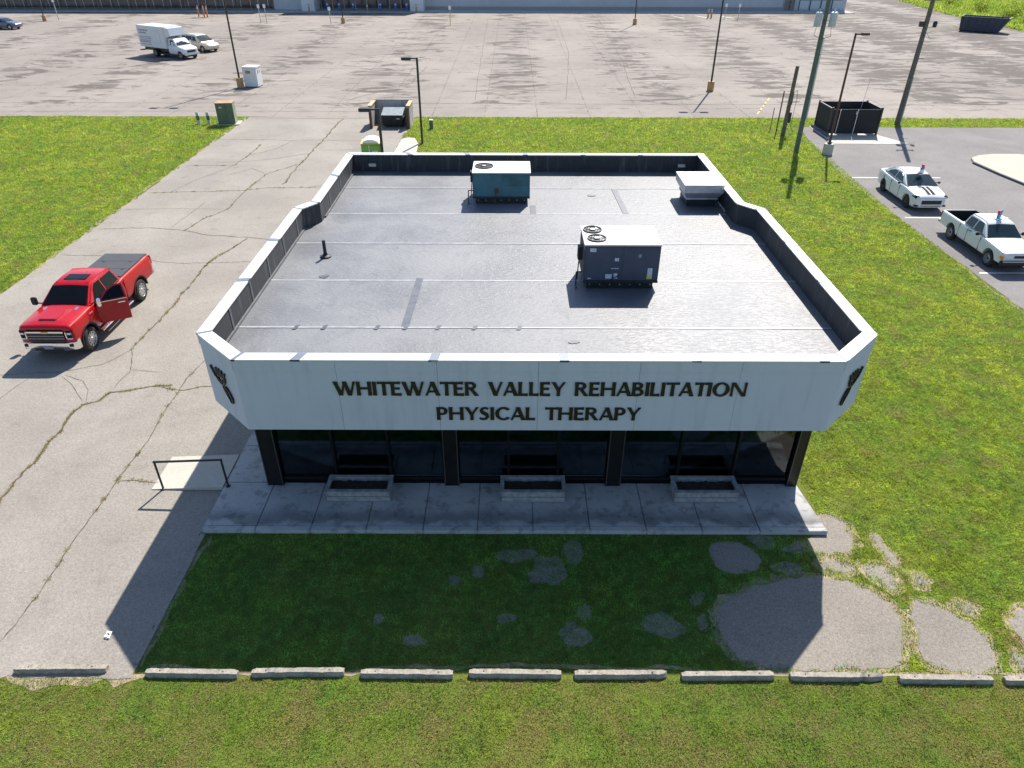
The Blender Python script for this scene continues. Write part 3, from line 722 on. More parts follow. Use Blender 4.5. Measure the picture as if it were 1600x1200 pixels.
# ------------------------------------------------------------------ rooftop equipment
def hvac(name, label, x0, x1, y0, y1, z0, z1, body, top, fans, style):
    t = thing(name, label, 'air conditioner', ((x0+x1)/2,(y0+y1)/2,ZR), 0, 'rooftop air conditioners')
    w, d = (x1-x0)/2, (y1-y0)/2; z0 -= ZR; z1 -= ZR
    box('curb', 'black_metal', t, -w+.1, w-.1, -d+.1, d-.1, -.01, z0-.02)
    box('cabinet', body, t, -w, w, -d, d, z0, z1-.04, .012)
    box('top_panel', top, t, -w-.02, w+.02, -d-.02, d+.02, z1-.04, z1, .01)
    box('access_panel', body, t, -w+.03, -.03, -d-.012, -d-.0, z0+.05, z1-.08, .004)
    box('access_panel', body, t, .03, w-.03, -d-.012, -d-.0, z0+.05, z1-.08, .004)
    box('base_rail', 'black_metal', t, -w-.005, w+.005, -d-.02, d+.02, z0-.025, z0+.04)
    for i in range(7): MB().tube((-w+.18+i*(2*w-.36)/6,-d+.09,z0*.55),(-w+.18+i*(2*w-.36)/6,-d+.105-.04,z0*.55),.018,.018,8).build('bolt', 'galvanised', t)
    for fx, fy, r in fans:
        g = MB().lathe([(r,.0),(r,.035),(r-.03,.035),(r-.03,.0)], (fx,fy,z1), 'Z', 28).build('fan_guard', 'black_metal', t, 40)
        m = MB()
        for q in range(3):
            rr = r*(.3+.3*q); m.lathe([(rr,.03),(rr+.008,.036),(rr+.016,.03)], (fx,fy,z1), 'Z', 24)
        for q in range(6):
            a = q*math.pi/3; m.tube((fx,fy,z1+.03),(fx+r*math.cos(a),fy+r*math.sin(a),z1+.03),.006,.006,5)
        m.build('guard_wire', 'black_metal', g)
        MB().lathe([(0,.004),(r-.03,.004)], (fx,fy,z1), 'Z', 28).build('fan_well', 'fan_blade', g)
        m = MB()
        for q in range(4):
            a = q*math.pi/2+.4; b_ = a+.75
            m.add([(fx+.06*math.cos(a),fy+.06*math.sin(a),z1+.008),(fx+(r-.05)*math.cos(a),fy+(r-.05)*math.sin(a),z1+.008),(fx+(r-.05)*math.cos(b_),fy+(r-.05)*math.sin(b_),z1+.022),(fx+.06*math.cos(b_),fy+.06*math.sin(b_),z1+.022)], [(0,1,2,3)])
        m.build('fan_blades', 'steel_wheel' if style == 'new' else 'rust_brown', g)
        MB().lathe([(0,.034),(.07,.034),(.075,.012)], (fx,fy,z1), 'Z', 14).build('fan_hub', 'galvanised', g, 40)
    # gas line, disconnect and conduit at the left end
    m = MB().path([(-w-.18,-d+.25,.02),(-w-.18,-d+.25,.42),(-w-.02,-d+.25,.42)], .018)
    m.path([(-w-.18,-d+.05,.03),(-w-.18,-d+.25,.03)], .018); m.build('gas_pipe', 'black_metal' if style == 'new' else 'rust_brown', t, 40)
    box('disconnect_box', 'dumpster_dark', t, -w-.12, -w-.002, -.05, .2, z0+.35, z0+.72, .01)
    MB().path([(-w-.07,.08,z0+.35),(-w-.1,.02,.2),(-w-.12,-.1,.05)], .016).build('conduit', 'black_plastic', t, 40)
    f = -d-.0145
    if style == 'new':
        for sx, sz, sw_, sh, mt in ((-w+.13,z1-.2,.16,.1,'sticker_pale'),(-.2,z1-.46,.11,.09,'sticker_pale'),(-.42,z0+.1,.17,.13,'sticker_pale'),(-.2,z0+.1,.1,.15,'sticker_pale'),(w-.3,z0+.1,.13,.3,'sticker_pale'),(w-.31,z0+.09,.12,.1,'sticker_yellow'),(-.28,z0+.38,.2,.02,'sticker_pale'),(.42,z1-.36,.08,.1,'decal_grey'),(-w+.1,z0+.09,.1,.03,'sticker_pale')):
            box('sticker', mt, t, sx, sx+sw_, f-.003*(1+(mt=='sticker_yellow')), f+.001, sz, sz+sh)
        MB().path([(-.05,-d-.03,z0+.2),(-.24,-d-.05,z0+.12),(-.24,-d-.05,.12)], .012).build('drain_pipe', 'black_plastic', t, 40)
    else:
        MB().path([(-.2,-d-.04,z0+.22),(-.2,-d-.05,.0)], .014).build('drain_pipe', 'rust_brown', t, 40)
        MB().path([(-.85,-d-.05,.13),(-.2,-d-.05,.13)], .012).build('drain_pipe', 'rust_brown', t, 40)
        box('rust_stain_plate', 'rust_brown', t, -.24, -.1, f-.006, f+.001, z0+.18, z0+.34, .004)
        m = MB()
        for q in range(9): m.box(.06,w-.06,f-.010,f+.001,z0+.42+q*.045,z0+.44+q*.045)
        m.build('louvre', 'hvac_teal', t)
    m = MB()
    for q in range(14): m.box(-w-.012,-w+.002,-d+.05,d-.05,z0+.1+q*.055,z0+.13+q*.055)
    m.build('coil_grille', 'black_metal', t)
    return t
hvac('rooftop_air_conditioner', 'dark slate blue rooftop air conditioner with white top and two fans', 1.92, 3.92, 17.5, 18.9, 4.34, 5.40, 'hvac_slate', 'hvac_top', [(-.72,.36,.26),(-.66,-.28,.26)], 'new')
hvac('rooftop_air_conditioner', 'teal rooftop air conditioner with one fan near the back parapet', -1.39, .61, 24.5, 25.9, 4.34, 5.23, 'hvac_teal', 'hvac_top_mint', [(-.62,.05,.33)], 'old')
hd = thing('exhaust_hood', 'white and grey metal exhaust hood beside the right parapet', 'exhaust hood', (6.64,24.9,ZR))
box('curb', 'black_metal', hd, -.5, .5, -.55, .55, -.01, .26)
box('curb_cap', 'galvanised', hd, -.56, .56, -.62, .62, .26, .33, .01)
m = MB(); lo = [(-.56,-.66),(.56,-.66),(.56,.66),(-.56,.66)]; hi = [(-.68,-.8),(.68,-.8),(.68,.8),(-.68,.8)]
vs = [(x,y,.36) for x,y in lo]+[(x,y,.55) for x,y in hi]+[(x,y,.80) for x,y in hi]
m.add(vs, [(0,1,5,4),(1,2,6,5),(2,3,7,6),(3,0,4,7),(4,5,9,8),(5,6,10,9),(6,7,11,10),(7,4,8,11),(3,2,1,0)]); m.build('hood_skirt', 'galvanised', hd)
box('hood_top', 'hvac_top', hd, -.70, .70, -.82, .82, .80, .83, .008)
MB().path([(.72,-.2,.03),(.72,-1.15,.03)], .03).build('conduit', 'galvanised', hd, 40)

# ------------------------------------------------------------------ planters, handrail, wheel stops, litter
def planter(x0, label):
    t = thing('planter_box', label, 'planter', (x0+.8,13.68,.12), 0, 'wooden planters on the sidewalk')
    for y in (-.29, .25):
        for k in range(2): box('board', 'rotting_wood', t, -.8, .8, y, y+.045, .015+k*.165, .165+k*.165, .006)
    for x in (-.8, .755):
        for k in range(2): box('board', 'rotting_wood', t, x, x+.045, -.243, .248, .015+k*.165, .165+k*.165, .006)
    box('rim', 'rotting_wood', t, -.83, .83, -.33, -.22, .345, .375, .006); box('rim', 'rotting_wood', t, -.83, .83, .22, .33, .345, .375, .006)
    box('rim', 'rotting_wood', t, -.83, -.73, -.217, .217, .345, .375, .006); box('rim', 'rotting_wood', t, .73, .83, -.217, .217, .345, .375, .006)
    m = MB(); nx, ny = 24, 7; vs = []
    for j in range(ny):
        for i in range(nx): vs.append((-.75+1.5*i/(nx-1), -.24+.485*j/(ny-1), .24+rnd.gauss(0,.014)))
    m.add(vs, [(j*nx+i,j*nx+i+1,(j+1)*nx+i+1,(j+1)*nx+i) for j in range(ny-1) for i in range(nx-1)]); m.build('soil', 'potting_soil', t, 60)
planter(-4.68, 'weathered wooden planter box with dark soil, leftmost of three under the windows')
planter(-.26, 'weathered wooden planter box with dark soil, under the middle windows')
planter(4.12, 'weathered wooden planter box with dark soil, nearest the right corner of the clinic')
hr = thing('handrail', 'black pipe handrail beside the pale concrete ramp', 'handrail', (-8.26,13.98,0))
MB().tube((-.86,0,.02),(-.86,0,.90),.028,.028,12).build('post', 'black_metal', hr, 40)
MB().tube((.86,0,.1),(.86,0,.98),.028,.028,12).build('post', 'black_metal', hr, 40)
MB().tube((-.885,0,.92),(.885,0,1.0),.03,.03,12).build('rail', 'black_metal', hr, 40)
for x, z in ((-.86,.02),(.86,.12)): MB().lathe([(.07,0),(.07,.012),(.03,.016)], (x,0,z), 'Z', 12).build('flange', 'black_metal', hr)
STOPS = [(-8.9,8.62,'leftmost weathered wheel stop at the bottom end of the driveway'),(-6.28,8.53,'concrete wheel stop at the front left corner of the shaded lawn'),(-4.2,8.56,'cracked and chipped wheel stop, third from the left'),
 (-2.05,8.53,'concrete wheel stop below the left half of the shaded lawn, fourth from the left'),(.08,8.54,'concrete wheel stop in the middle of the row, fifth from the left'),(2.15,8.53,'wheel stop chipped at its right end, sixth from the left'),
 (4.25,8.51,'concrete wheel stop just left of the shadow edge on the old asphalt'),(6.38,8.49,'wheel stop in front of the big bare asphalt patch, crumbling at its right end'),(8.5,8.44,'concrete wheel stop in front of the right-hand asphalt patch'),(10.55,8.42,'rightmost wheel stop, cut off by the edge of the picture')]
for i, (x, y, lab) in enumerate(STOPS):
    r = random.Random(i); t = thing('wheel_stop', lab, 'wheel stop', (x,y,.0), R(r.uniform(-1.1,1.1)), 'concrete wheel stops along the lawn')
    n = 22; vs = []; chip = {2:(4,15),5:(18,22),7:(17,22)}.get(i, None)
    for k in range(n+1):
        X = -.905+1.81*k/n; e = .02 if k in (0,n) else 0; j = lambda s=.003: r.gauss(0,s)
        c = .035*r.random() if chip and chip[0] <= k <= chip[1] else 0
        vs += [(X+j(),-.085+e+c+j(),-.01),(X+j(),-.08+e+c+j(),.075-c),(X+j(),-.052+e+c*1.3+j(),.125-e-c+j()),(X+j(),.052-e+j(),.127-e+j()),(X+j(),.08-e+j(),.075),(X+j(),.085-e+j(),-.01)]
    fs = [(6*k+q,6*k+q+1,6*k+q+7,6*k+q+6) for k in range(n) for q in range(5)] + [(5,4,3,2,1,0), tuple(range(6*n,6*n+6))]
    MB().add(vs, fs).build('block', STOPC, t)
    for X in (-.62,.62): MB().lathe([(.0,.004),(.014,.004),(.018,0)], (X,0,.127), 'Z', 10).build('rebar_pin', 'rust_brown', t)
m = MB(); r = random.Random(3); nn = 7
vs = [(-8.37+.02*i+r.gauss(0,.012)*0-.06, 9.35+.028*j+r.gauss(0,.004), .03+abs(r.gauss(0,.022))) for j in range(nn) for i in range(nn)]
m.add(vs, [(j*nn+i,j*nn+i+1,(j+1)*nn+i+1,(j+1)*nn+i) for j in range(nn-1) for i in range(nn-1) if (i,j) not in ((3,3),(2,3),(3,2),(0,0),(6,6))])
tag(m.build('litter', 'litter_white'), 'crumpled scrap of white paper on the driveway', 'litter')

# ------------------------------------------------------------------ vehicles (x forward, y left, z up, origin mid-wheelbase)
def interp(keys, s):
    for a, b in zip(keys, keys[1:]):
        if s <= b[0]:
            t = (s-a[0])/max(1e-6,b[0]-a[0]); t = t*t*(3-2*t) if False else t
            return [u_+(v_-u_)*t for u_, v_ in zip(a[1:], b[1:])]
    return list(keys[-1][1:])
def loft_body(keys, mid, arches, cuts=(), n=46):
    L_ = keys[-1][0]; ss = sorted(set([k[0] for k in keys]+[L_*i/n for i in range(n+1)])); m = MB(); ring = None; vs = []
    for s in ss:
        w, zb, zt, cr = interp(keys, s); h = zt-zb
        half = [(w*.86,zb),(w*.965,zb+.10*h),(w*.995,zb+.3*h),(w,zb+.5*h),(w*.992,zb+.68*h),(w*.975,zb+.84*h),(w*.93,zb+.95*h),(w*.84,zt),(w*.45,zt+cr*.8)]
        pts = [(0,zb)]+half+[(0,zt+cr)]+[(-y,z) for y,z in reversed(half)]
        ring = len(pts); vs += [(mid-s,y,z) for y,z in pts]
    fs = [(i*ring+k,(i+1)*ring+k,(i+1)*ring+(k+1)%ring,i*ring+(k+1)%ring) for i in range(len(ss)-1) for k in range(ring)]
    fs += [tuple(range(ring)), tuple(range((len(ss)-1)*ring+ring-1,(len(ss)-1)*ring-1,-1))]
    o = m.add(vs, fs).build('tmp', 'black_plastic')
    tools = []
    for (x, r, w0) in arches:
        for sgn in (1,-1):
            y0, y1 = sorted((sgn*w0, sgn*1.6))
            tools.append(MB().tube((x,y0,r*.92),(x,y1,r*.92),r,r,28).build('tmp_tool', 'black_plastic'))
    for c in cuts: tools.append(MB().box(*c).build('tmp_tool', 'black_plastic'))
    for t in tools:
        md = o.modifiers.new('b', 'BOOLEAN'); md.operation = 'DIFFERENCE'; md.object = t; md.solver = 'EXACT'
    dg = bpy.context.evaluated_depsgraph_get(); dg.update()
    me = bpy.data.meshes.new_from_object(o.evaluated_get(dg))
    for t in tools+[o]:
        bpy.data.objects.remove(t)
    return me
def mesh_obj(name, me, mat, parent, smooth=38):
    me.materials.clear(); me.materials.append(MATS[mat]); me.shade_smooth(); me.set_sharp_from_angle(angle=R(smooth))
    o = bpy.data.objects.new(name, me); col.objects.link(o); o.parent = parent; return o
def wheel(parent, x, y, r, wd, rim, style, side):
    t = MB().lathe([(r*.62,-wd/2),(r*.80,-wd/2),(r*.94,-wd*.46),(r,-wd*.34),(r,wd*.34),(r*.94,wd*.46),(r*.80,wd/2),(r*.62,wd/2)], (x,y,r), 'Y', 30).build('wheel', 'tyre', parent, 40)
    yo = y+side*wd*.40; m = MB().lathe([(r*.63,yo+side*.03),(r*.60,yo+side*.035),(r*.57,yo),(r*.55,yo-side*.06),(0,yo-side*.07)], (x,0,r), 'Y', 28)
    if style == 'disc': m.lathe([(0,yo-side*.02),(r*.2,yo-side*.02),(r*.30,yo+side*.01),(r*.46,yo-side*.02),(r*.56,yo-side*.05)], (x,0,r), 'Y', 24)
    m.build('rim', rim, t, 40)
    if style != 'disc':
        k = int(style); m = MB()
        for q in range(k):
            a = 2*math.pi*q/k; c, s = math.cos(a), math.sin(a); c2, s2 = -s, c
            for dw in (.035,):
                p = [(x+c*.05+c2*d_*dw*1.3, yo+side*.012, r+s*.05+s2*d_*dw*1.3) for d_ in (-1,1)]+[(x+c*r*.6+c2*d_*dw, yo+side*.02, r+s*r*.6+s2*d_*dw) for d_ in (1,-1)]
                pb = [(a_,b_-side*.04,c_) for a_,b_,c_ in p]
                m.add(p+pb, [(0,1,2,3),(0,4,5,1),(1,5,6,2),(2,6,7,3),(3,7,4,0)])
        m.lathe([(0,yo+side*.03),(.06,yo+side*.03),(.085,yo)], (x,0,r), 'Y', 12)
        m.build('spokes', rim, t, 30)
    else: MB().lathe([(0,yo+side*.02),(.045,yo+side*.02),(.06,yo-side*.02)], (x,0,r), 'Y', 12).build('hub_cap', 'black_plastic', t, 40)
def cabin(parent, prof, mid, zb, zr, wb, wt, mat, crown=.03):
    Y = lambda z: wb+(wt-wb)*max(0,min(1.05,(z-zb)/(zr-zb)))
    n = len(prof); vs = []
    for s, z in prof:
        c = crown*(1 if z > zb+.1 else 0)
        vs += [(mid-s,Y(z),z),(mid-s,Y(z)*.5,z+c*.8),(mid-s,0,z+c),(mid-s,-Y(z)*.5,z+c*.8),(mid-s,-Y(z),z)]
    fs = [(5*i+k,5*i+k+1,5*i+k+6,5*i+k+5) for i in range(n-1) for k in range(4)]
    fs += [tuple(5*i for i in range(n)), tuple(5*i+4 for i in reversed(range(n))), (0,5*n-5,5*n-4,1),(1,5*n-4,5*n-3,2),(2,5*n-3,5*n-2,3),(3,5*n-2,5*n-1,4)]
    MB().add(vs, fs).build('cabin', mat, parent, 50, .055)
    return Y
def side_pane(parent, poly, mid, Y, side, mat='dark_glass', off=.012, name='window'):
    vs = [(mid-s, side*(Y(z)+off), z) for s, z in poly]+[(mid-s, side*(Y(z)-.03), z) for s, z in poly]; n = len(poly)
    MB().add(vs, [tuple(range(n)), tuple(range(2*n-1,n-1,-1))]+[(i,(i+1)%n,n+(i+1)%n,n+i) for i in range(n)]).build(name, mat, parent)
def end_pane(parent, s0, z0, s1, z1, y0, y1, mid, mat, name, crown=.03, off=.014):
    d = Vector((-(s1-s0),0,z1-z0)).normalized(); nn = Vector((d.z,0,-d.x))
    if nn.z < 0: nn = -nn
    vs = []
    for t, yy in ((0,y0),(1,y1)):
        for q in (-1,-.5,0,.5,1):
            s, z = s0+(s1-s0)*t, z0+(z1-z0)*t; c = crown*(1-abs(q)**1.5)*(1 if t else .9)
            p = Vector((mid-s, yy*q, z+c))+nn*off; vs.append(p)
    MB().add(vs, [(k,k+1,k+6,k+5) for k in range(4)]).build(name, mat, parent, 60)
def drape(parent, me, poly_rows, mat, name, off=.006):
    bvh = BVHTree.FromPolygons([v.co for v in me.vertices], [tuple(p.vertices) for p in me.polygons]); vs = []
    for row in poly_rows:
        for x, y in row:
            h = bvh.ray_cast(Vector((x,y,4)), Vector((0,0,-1))); vs.append((x,y,(h[0].z if h[0] else 1.0)+off))
    k = len(poly_rows[0]); MB().add(vs, [(i*k+j,i*k+j+1,(i+1)*k+j+1,(i+1)*k+j) for i in range(len(poly_rows)-1) for j in range(k-1)]).build(name, mat, parent, 60)
def mirror(parent, x, y, z, side, mat, sx=.1, sy=.2, sz=.2):
    y0, y1 = sorted((y+side*.12, y+side*(.12+sy)))
    o = box('mirror', mat, parent, x-sx/2, x+sx/2, y0, y1, z, z+sz, .03)
    MB().tube((x,y-side*.05,z+.05),(x,y+side*.14,z+.07),.025,.025,8).build('arm', 'black_plastic', o)
    box('mirror_glass', 'lamp_clear', o, x-sx/2-.012, x-sx/2+.004, y0+.02, y1-.02, z+.02, z+sz-.02)

# red heavy-duty pickup, driver's door open
rt = thing('pickup_truck', 'red four-door pickup truck with its driver door open on the driveway', 'pickup truck', (-15.40,23.18,0.012), R(-90))
rt.scale = (.96,.95,.97)
mid = 2.9; fx, rx = 2.02, -2.02
keys = [(0,.86,.58,1.27,.0),(.03,.91,.55,1.335,.01),(.10,.945,.54,1.37,.03),(.3,.96,.53,1.39,.05),(.6,.97,.52,1.40,.055),(1.5,.975,.48,1.43,.05),(1.7,.975,.48,1.41,.02),(3.8,.975,.48,1.41,.0),(3.9,.98,.50,1.43,.0),(6.1,.975,.54,1.44,.0),(6.25,.94,.58,1.43,.0),(6.30,.90,.62,1.40,.0)]
me = loft_body(keys, mid, [(fx,.52,.58),(rx,.52,.58)], [(mid-6.18,mid-3.98,-.82,.82,.95,1.6)])
mesh_obj('body', me, 'paint_red', rt, 35)
prof = [(1.38,1.39),(2.20,1.90),(2.32,1.955),(2.9,1.985),(3.55,1.96),(3.68,1.90),(3.86,1.38)]
Y = cabin(rt, prof, mid, 1.38, 1.98, .92, .68, 'paint_red')
end_pane(rt, 1.47, 1.455, 2.16, 1.885, .80, .66, mid, 'dark_glass', 'windshield', .035)
end_pane(rt, 3.83, 1.48, 3.72, 1.85, .74, .64, mid, 'dark_glass', 'rear_window', .02)
side_pane(rt, [(1.80,1.44),(2.72,1.45),(2.72,1.87),(2.36,1.87),(2.12,1.74)], mid, Y, -1); side_pane(rt, [(2.80,1.45),(3.66,1.47),(3.56,1.87),(2.80,1.87)], mid, Y, -1)
side_pane(rt, [(2.80,1.45),(3.66,1.47),(3.56,1.87),(2.80,1.87)], mid, Y, 1)
side_pane(rt, [(1.82,1.44),(2.72,1.44),(2.72,1.88),(2.36,1.88),(2.14,1.76)], mid, Y, 1, 'cabin_dark', .012, 'dark_door_panel')
box('dark_door_panel', 'cabin_dark', rt, mid-2.74, mid-1.72, .92, .981, .62, 1.42)  # flush dark panels paint the shaded cab inside behind the open door
# swung-out driver's door
dr = bpy.data.objects.new('door', None); col.objects.link(dr); dr.parent = rt; dr.location = (mid-1.72, .95, 0); dr.rotation_euler = (0,0,R(-62))
dr.empty_display_size = .1
MB().add([(0,0,.6),(-1.04,0,.6),(-1.06,.03,1.0),(-1.06,0,1.43),(0,0,1.41),(0,.04,1.0)]+[(0,-.09,.6),(-1.04,-.09,.6),(-1.06,-.09,1.0),(-1.06,-.09,1.43),(0,-.09,1.41),(0,-.09,1.0)],
         [(0,1,2,5),(5,2,3,4),(6,11,8,7),(11,10,9,8),(0,6,7,1),(1,7,8,2),(2,8,9,3),(3,9,10,4),(4,10,11,5),(5,11,6,0)]).build('door_skin', 'paint_red', dr, 0, .012)
MB().add([(-.1,-.03,1.42),(-1.06,-.03,1.43),(-1.02,-.22,1.91),(-.72,-.22,1.91),(-.42,-.16,1.75)]+[(-.14,-.07,1.42),(-1.02,-.07,1.43),(-.98,-.26,1.88),(-.74,-.26,1.88),(-.46,-.2,1.73)], [(0,1,2,3,4),(9,8,7,6,5)]+[(i,(i+1)%5,5+(i+1)%5,5+i) for i in range(5)]).build('window_frame', 'paint_red', dr)
MB().add([(-.2,-.02,1.455),(-1.0,-.02,1.465),(-.97,-.2,1.86),(-.73,-.2,1.86),(-.47,-.145,1.72)], [(0,1,2,3,4)]).build('door_glass', 'dark_glass', dr)
box('door_handle', 'chrome', dr, -.98, -.74, .03, .055, 1.28, 1.32, .01)
box('door_trim', 'chrome', dr, -1.05, -.05, .004, .016, 1.405, 1.425)
box('door_card', 'cabin_dark', dr, -1.0, -.06, -.11, -.085, .68, 1.38)
o = box('mirror', 'chrome', dr, -.22, -.1, .16, .36, 1.38, 1.66, .03); MB().tube((-.14,0,1.45),(-.16,.2,1.47),.03,.03,8).build('arm', 'black_plastic', o)
mirror(rt, mid-1.62, -.93, 1.40, -1, 'black_plastic', .14, .2, .28)
for s, x in ((1,fx),(-1,fx),(1,rx),(-1,rx)):
    wheel(rt, x, s*.835, .43, .30, 'alloy', '10', s)
    m = MB(); k = 14; vs = []
    for q in range(k+1):
        a = math.pi*q/k; vs += [(x+.515*math.cos(a),s*.985,.47+.515*math.sin(a)),(x+.565*math.cos(a),s*.995,.47+.565*math.sin(a)),(x+.565*math.cos(a),s*.94,.47+.565*math.sin(a)),(x+.515*math.cos(a),s*.85,.47+.515*math.sin(a))]
    m.add(vs, [(4*q+e,4*q+(e+1)%4,4*q+4+(e+1)%4,4*q+4+e) for q in range(k) for e in range(4)]); m.build('wheel_arch_trim', 'black_plastic', rt, 40)
box('underbody', 'black_plastic', rt, mid-6.1, mid-.3, -.6, .6, .42, .62)
box('tonneau_cover', 'tonneau', rt, mid-6.22, mid-3.95, -.86, .86, 1.415, 1.46, .012)
for s in (4.7, 5.45): box('tonneau_joint', 'black_plastic', rt, mid-s-.012, mid-s+.012, -.85, .85, 1.457, 1.4625)
for x, y in ((4.62,.6),(5.36,.6),(4.62,-.5),(5.36,-.5)): box('tonneau_latch', 'black_metal', rt, mid-x-.03, mid-x+.03, y-.06, y+.06, 1.458, 1.468)
box('grille', 'black_plastic', rt, mid-.10, mid+.03, -.66, .66, .82, 1.25, .03)
for z, h in ((1.14,.055),(1.02,.014),(.92,.014)): box('grille_bar', 'chrome' if h > .03 else 'alloy', rt, mid+.02, mid+.048, -.64, .64, z, z+h, .005)
box('emblem', 'gold', rt, mid+.05, mid+.068, -.11, .11, 1.135, 1.19, .006)
for s in (1,-1):
    y0, y1 = sorted((s*.67, s*.915)); h_ = box('headlight', 'dark_glass', rt, mid-.32, mid+.012, y0, y1, .90, 1.25, .04)
    y0, y1 = sorted((s*.675, s*.715)); box('lamp_strip', 'chrome', h_, mid-.2, mid+.024, y0, y1, .92, 1.16, .01)
    y0, y1 = sorted((s*.69, s*.89)); box('lamp_strip', 'lamp_clear', h_, mid-.16, mid+.024, y0, y1, .89, .935, .01)
    y0, y1 = sorted((s*.74, s*.88)); box('lamp_lens', 'lamp_clear', h_, mid-.1, mid+.02, y0, y1, 1.06, 1.15, .01)
    y0, y1 = sorted((s*.86, s*.94)); box('tail_light', 'red_lens', rt, mid-6.32, mid-6.22, y0, y1, 1.0, 1.36, .01)
    y0, y1 = sorted((s*.92, s*1.08)); box('running_board', 'chrome', rt, mid-3.95, mid-1.5, y0, y1, .40, .46, .015)
m = MB(); pr_ = [(-.12,.46),(.06,.48),(.10,.60),(.09,.76),(.02,.80),(-.12,.80)]; vs = []; ys = [-.96,-.86,-.6,0,.6,.86,.96]
for y in ys:
    k = .14*max(0,(abs(y)-.6)/.36)**1.5; vs += [(mid+x-k,y,z) for x,z in pr_]
m.add(vs, [(6*i+j,6*i+(j+1)%6,6*i+6+(j+1)%6,6*i+6+j) for i in range(6) for j in range(6)]+[(0,1,2,3,4,5),(41,40,39,38,37,36)]); m.build('front_bumper', 'chrome', rt, 40)
box('bumper_intake', 'black_plastic', rt, mid+.03, mid+.106, -.5, .5, .49, .60, .01); box('licence_plate', 'decal_grey', rt, mid+.09, mid+.108, -.16, .16, .56, .68)
for s in (1,-1): y0, y1 = sorted((s*.72,s*.85)); box('fog_lamp', 'black_plastic', rt, mid-.05, mid+.068, y0, y1, .62, .72, .01)
box('rear_bumper', 'chrome', rt, mid-6.43, mid-6.26, -.90, .90, .55, .75, .03); box('tow_hitch', 'black_metal', rt, mid-6.6, mid-6.4, -.05, .05, .48, .56)
MB().add([(mid-.30,-.34,1.40),(mid-.30,.34,1.40),(mid-1.25,.42,1.46),(mid-1.25,-.42,1.46),(mid-.36,-.31,1.48),(mid-.36,.31,1.48),(mid-1.2,.38,1.51),(mid-1.2,-.38,1.51)],[(0,1,5,4),(4,5,6,7),(1,2,6,5),(0,4,7,3),(2,3,7,6)]).build('hood_bulge', 'paint_red', rt, 30, .02)
MB().add([(mid-.285,-.29,1.425),(mid-.285,.29,1.425),(mid-.335,.26,1.475),(mid-.335,-.26,1.475)],[(0,1,2,3)]).build('hood_scoop', 'black_plastic', rt)
for y in (-.56,.56): drape(rt, me, [[(mid-1.12-k*.07,y-.05),(mid-1.12-k*.07,y+.05)] for k in range(4)], 'chrome', 'hood_vent', .008)
box('sunroof', 'dark_glass', rt, mid-2.92, mid-2.48, -.40, .40, 1.985, 2.017, .006)
box('roof_lamp_bar', 'black_plastic', rt, mid-2.40, mid-2.35, -.2, .2, 1.96, 1.995, .006)
for y in (-.55,-.33,.33,.55): box('clearance_lamp', 'red_lens', rt, mid-2.36, mid-2.31, y-.035, y+.035, 1.945, 1.978, .006)
for s in (-1,1): y0, y1 = sorted((s*.96,s*.992)); box('door_handle', 'chrome', rt, mid-3.66, mid-3.44, y0, y1, 1.27, 1.31, .008)
for s in (-1,1): y0, y1 = sorted((s*.96,s*.982)); box('badge', 'chrome', rt, mid-1.42, mid-1.2, y0, y1, 1.2, 1.26, .004)
for s in (-1,1):
    for q in (2.76,3.84): y0, y1 = sorted((s*.96,s*.984)); box('panel_gap', 'black_plastic', rt, mid-q-.006, mid-q+.006, y0, y1, .6, 1.38)

def basic_car(name, label, cat, loc, rz, keys, mid, axles, r, wid, prof, cz, paint, wheelspec, panes, glass, ws, rw, arch=1.16, cuts=(), group=None):
    t = thing(name, label, cat, loc, rz, group)
    me = loft_body(keys, mid, [(axles[0],r*arch,wid-.30),(axles[1],r*arch,wid-.30)], cuts); mesh_obj('body', me, paint, t, 35)
    Y = cabin(t, prof, mid, cz[0], cz[1], cz[2], cz[3], paint)
    for x in axles:
        for s in (1,-1): wheel(t, x, s*(wid-.13), r, .21, wheelspec[0], wheelspec[1], s)
    for p in panes:
        for s in (1,-1): side_pane(t, p, mid, Y, s, glass)
    end_pane(t, *ws, mid, glass, 'windshield'); 
    if rw: end_pane(t, *rw, mid, glass, 'rear_window')
    box('underbody', 'black_plastic', t, axles[1]-.5, axles[0]+.5, -(wid-.32), wid-.32, r*.62, r*1.1)
    return t, me, Y
# white compact sedan with twin hood stripes
mid = 2.2
sd, me, Y = basic_car('sedan', 'white compact sedan with two dark hood stripes and a roof sign', 'car', (21.50,37.65,.012), R(-90),
  [(0,.56,.32,.70,.0),(.05,.70,.26,.76,.02),(.2,.82,.21,.83,.05),(.6,.89,.19,.91,.06),(1.3,.915,.19,.985,.05),(2.4,.915,.19,.98,.01),(3.7,.91,.2,1.02,.02),(4.2,.87,.24,1.04,.03),(4.5,.80,.32,1.0,.02),(4.6,.66,.40,.9,.0)], mid, (1.35,-1.35), .325, .915,
  [(1.10,.96),(2.06,1.40),(2.2,1.445),(2.45,1.475),(2.75,1.48),(3.05,1.46),(3.3,1.40),(3.9,1.16),(4.2,1.05)], (.94,1.45,.84,.60), 'paint_white', ('black_metal','5'),
  [[(1.75,1.04),(2.68,1.06),(2.68,1.36),(2.35,1.36),(2.12,1.30)],[(2.76,1.06),(3.6,1.09),(3.48,1.22),(3.1,1.34),(2.76,1.36)]], 'teal_glass', (1.22,1.015,2.02,1.38,.79,.60), (3.86,1.18,3.34,1.382,.70,.58))
for y in (-.20,.04): drape(sd, me, [[(mid-.2-k*.09,y),(mid-.2-k*.09,y+.08),(mid-.2-k*.09,y+.165)] for k in range(11)], 'stripe_grey', 'hood_stripe')
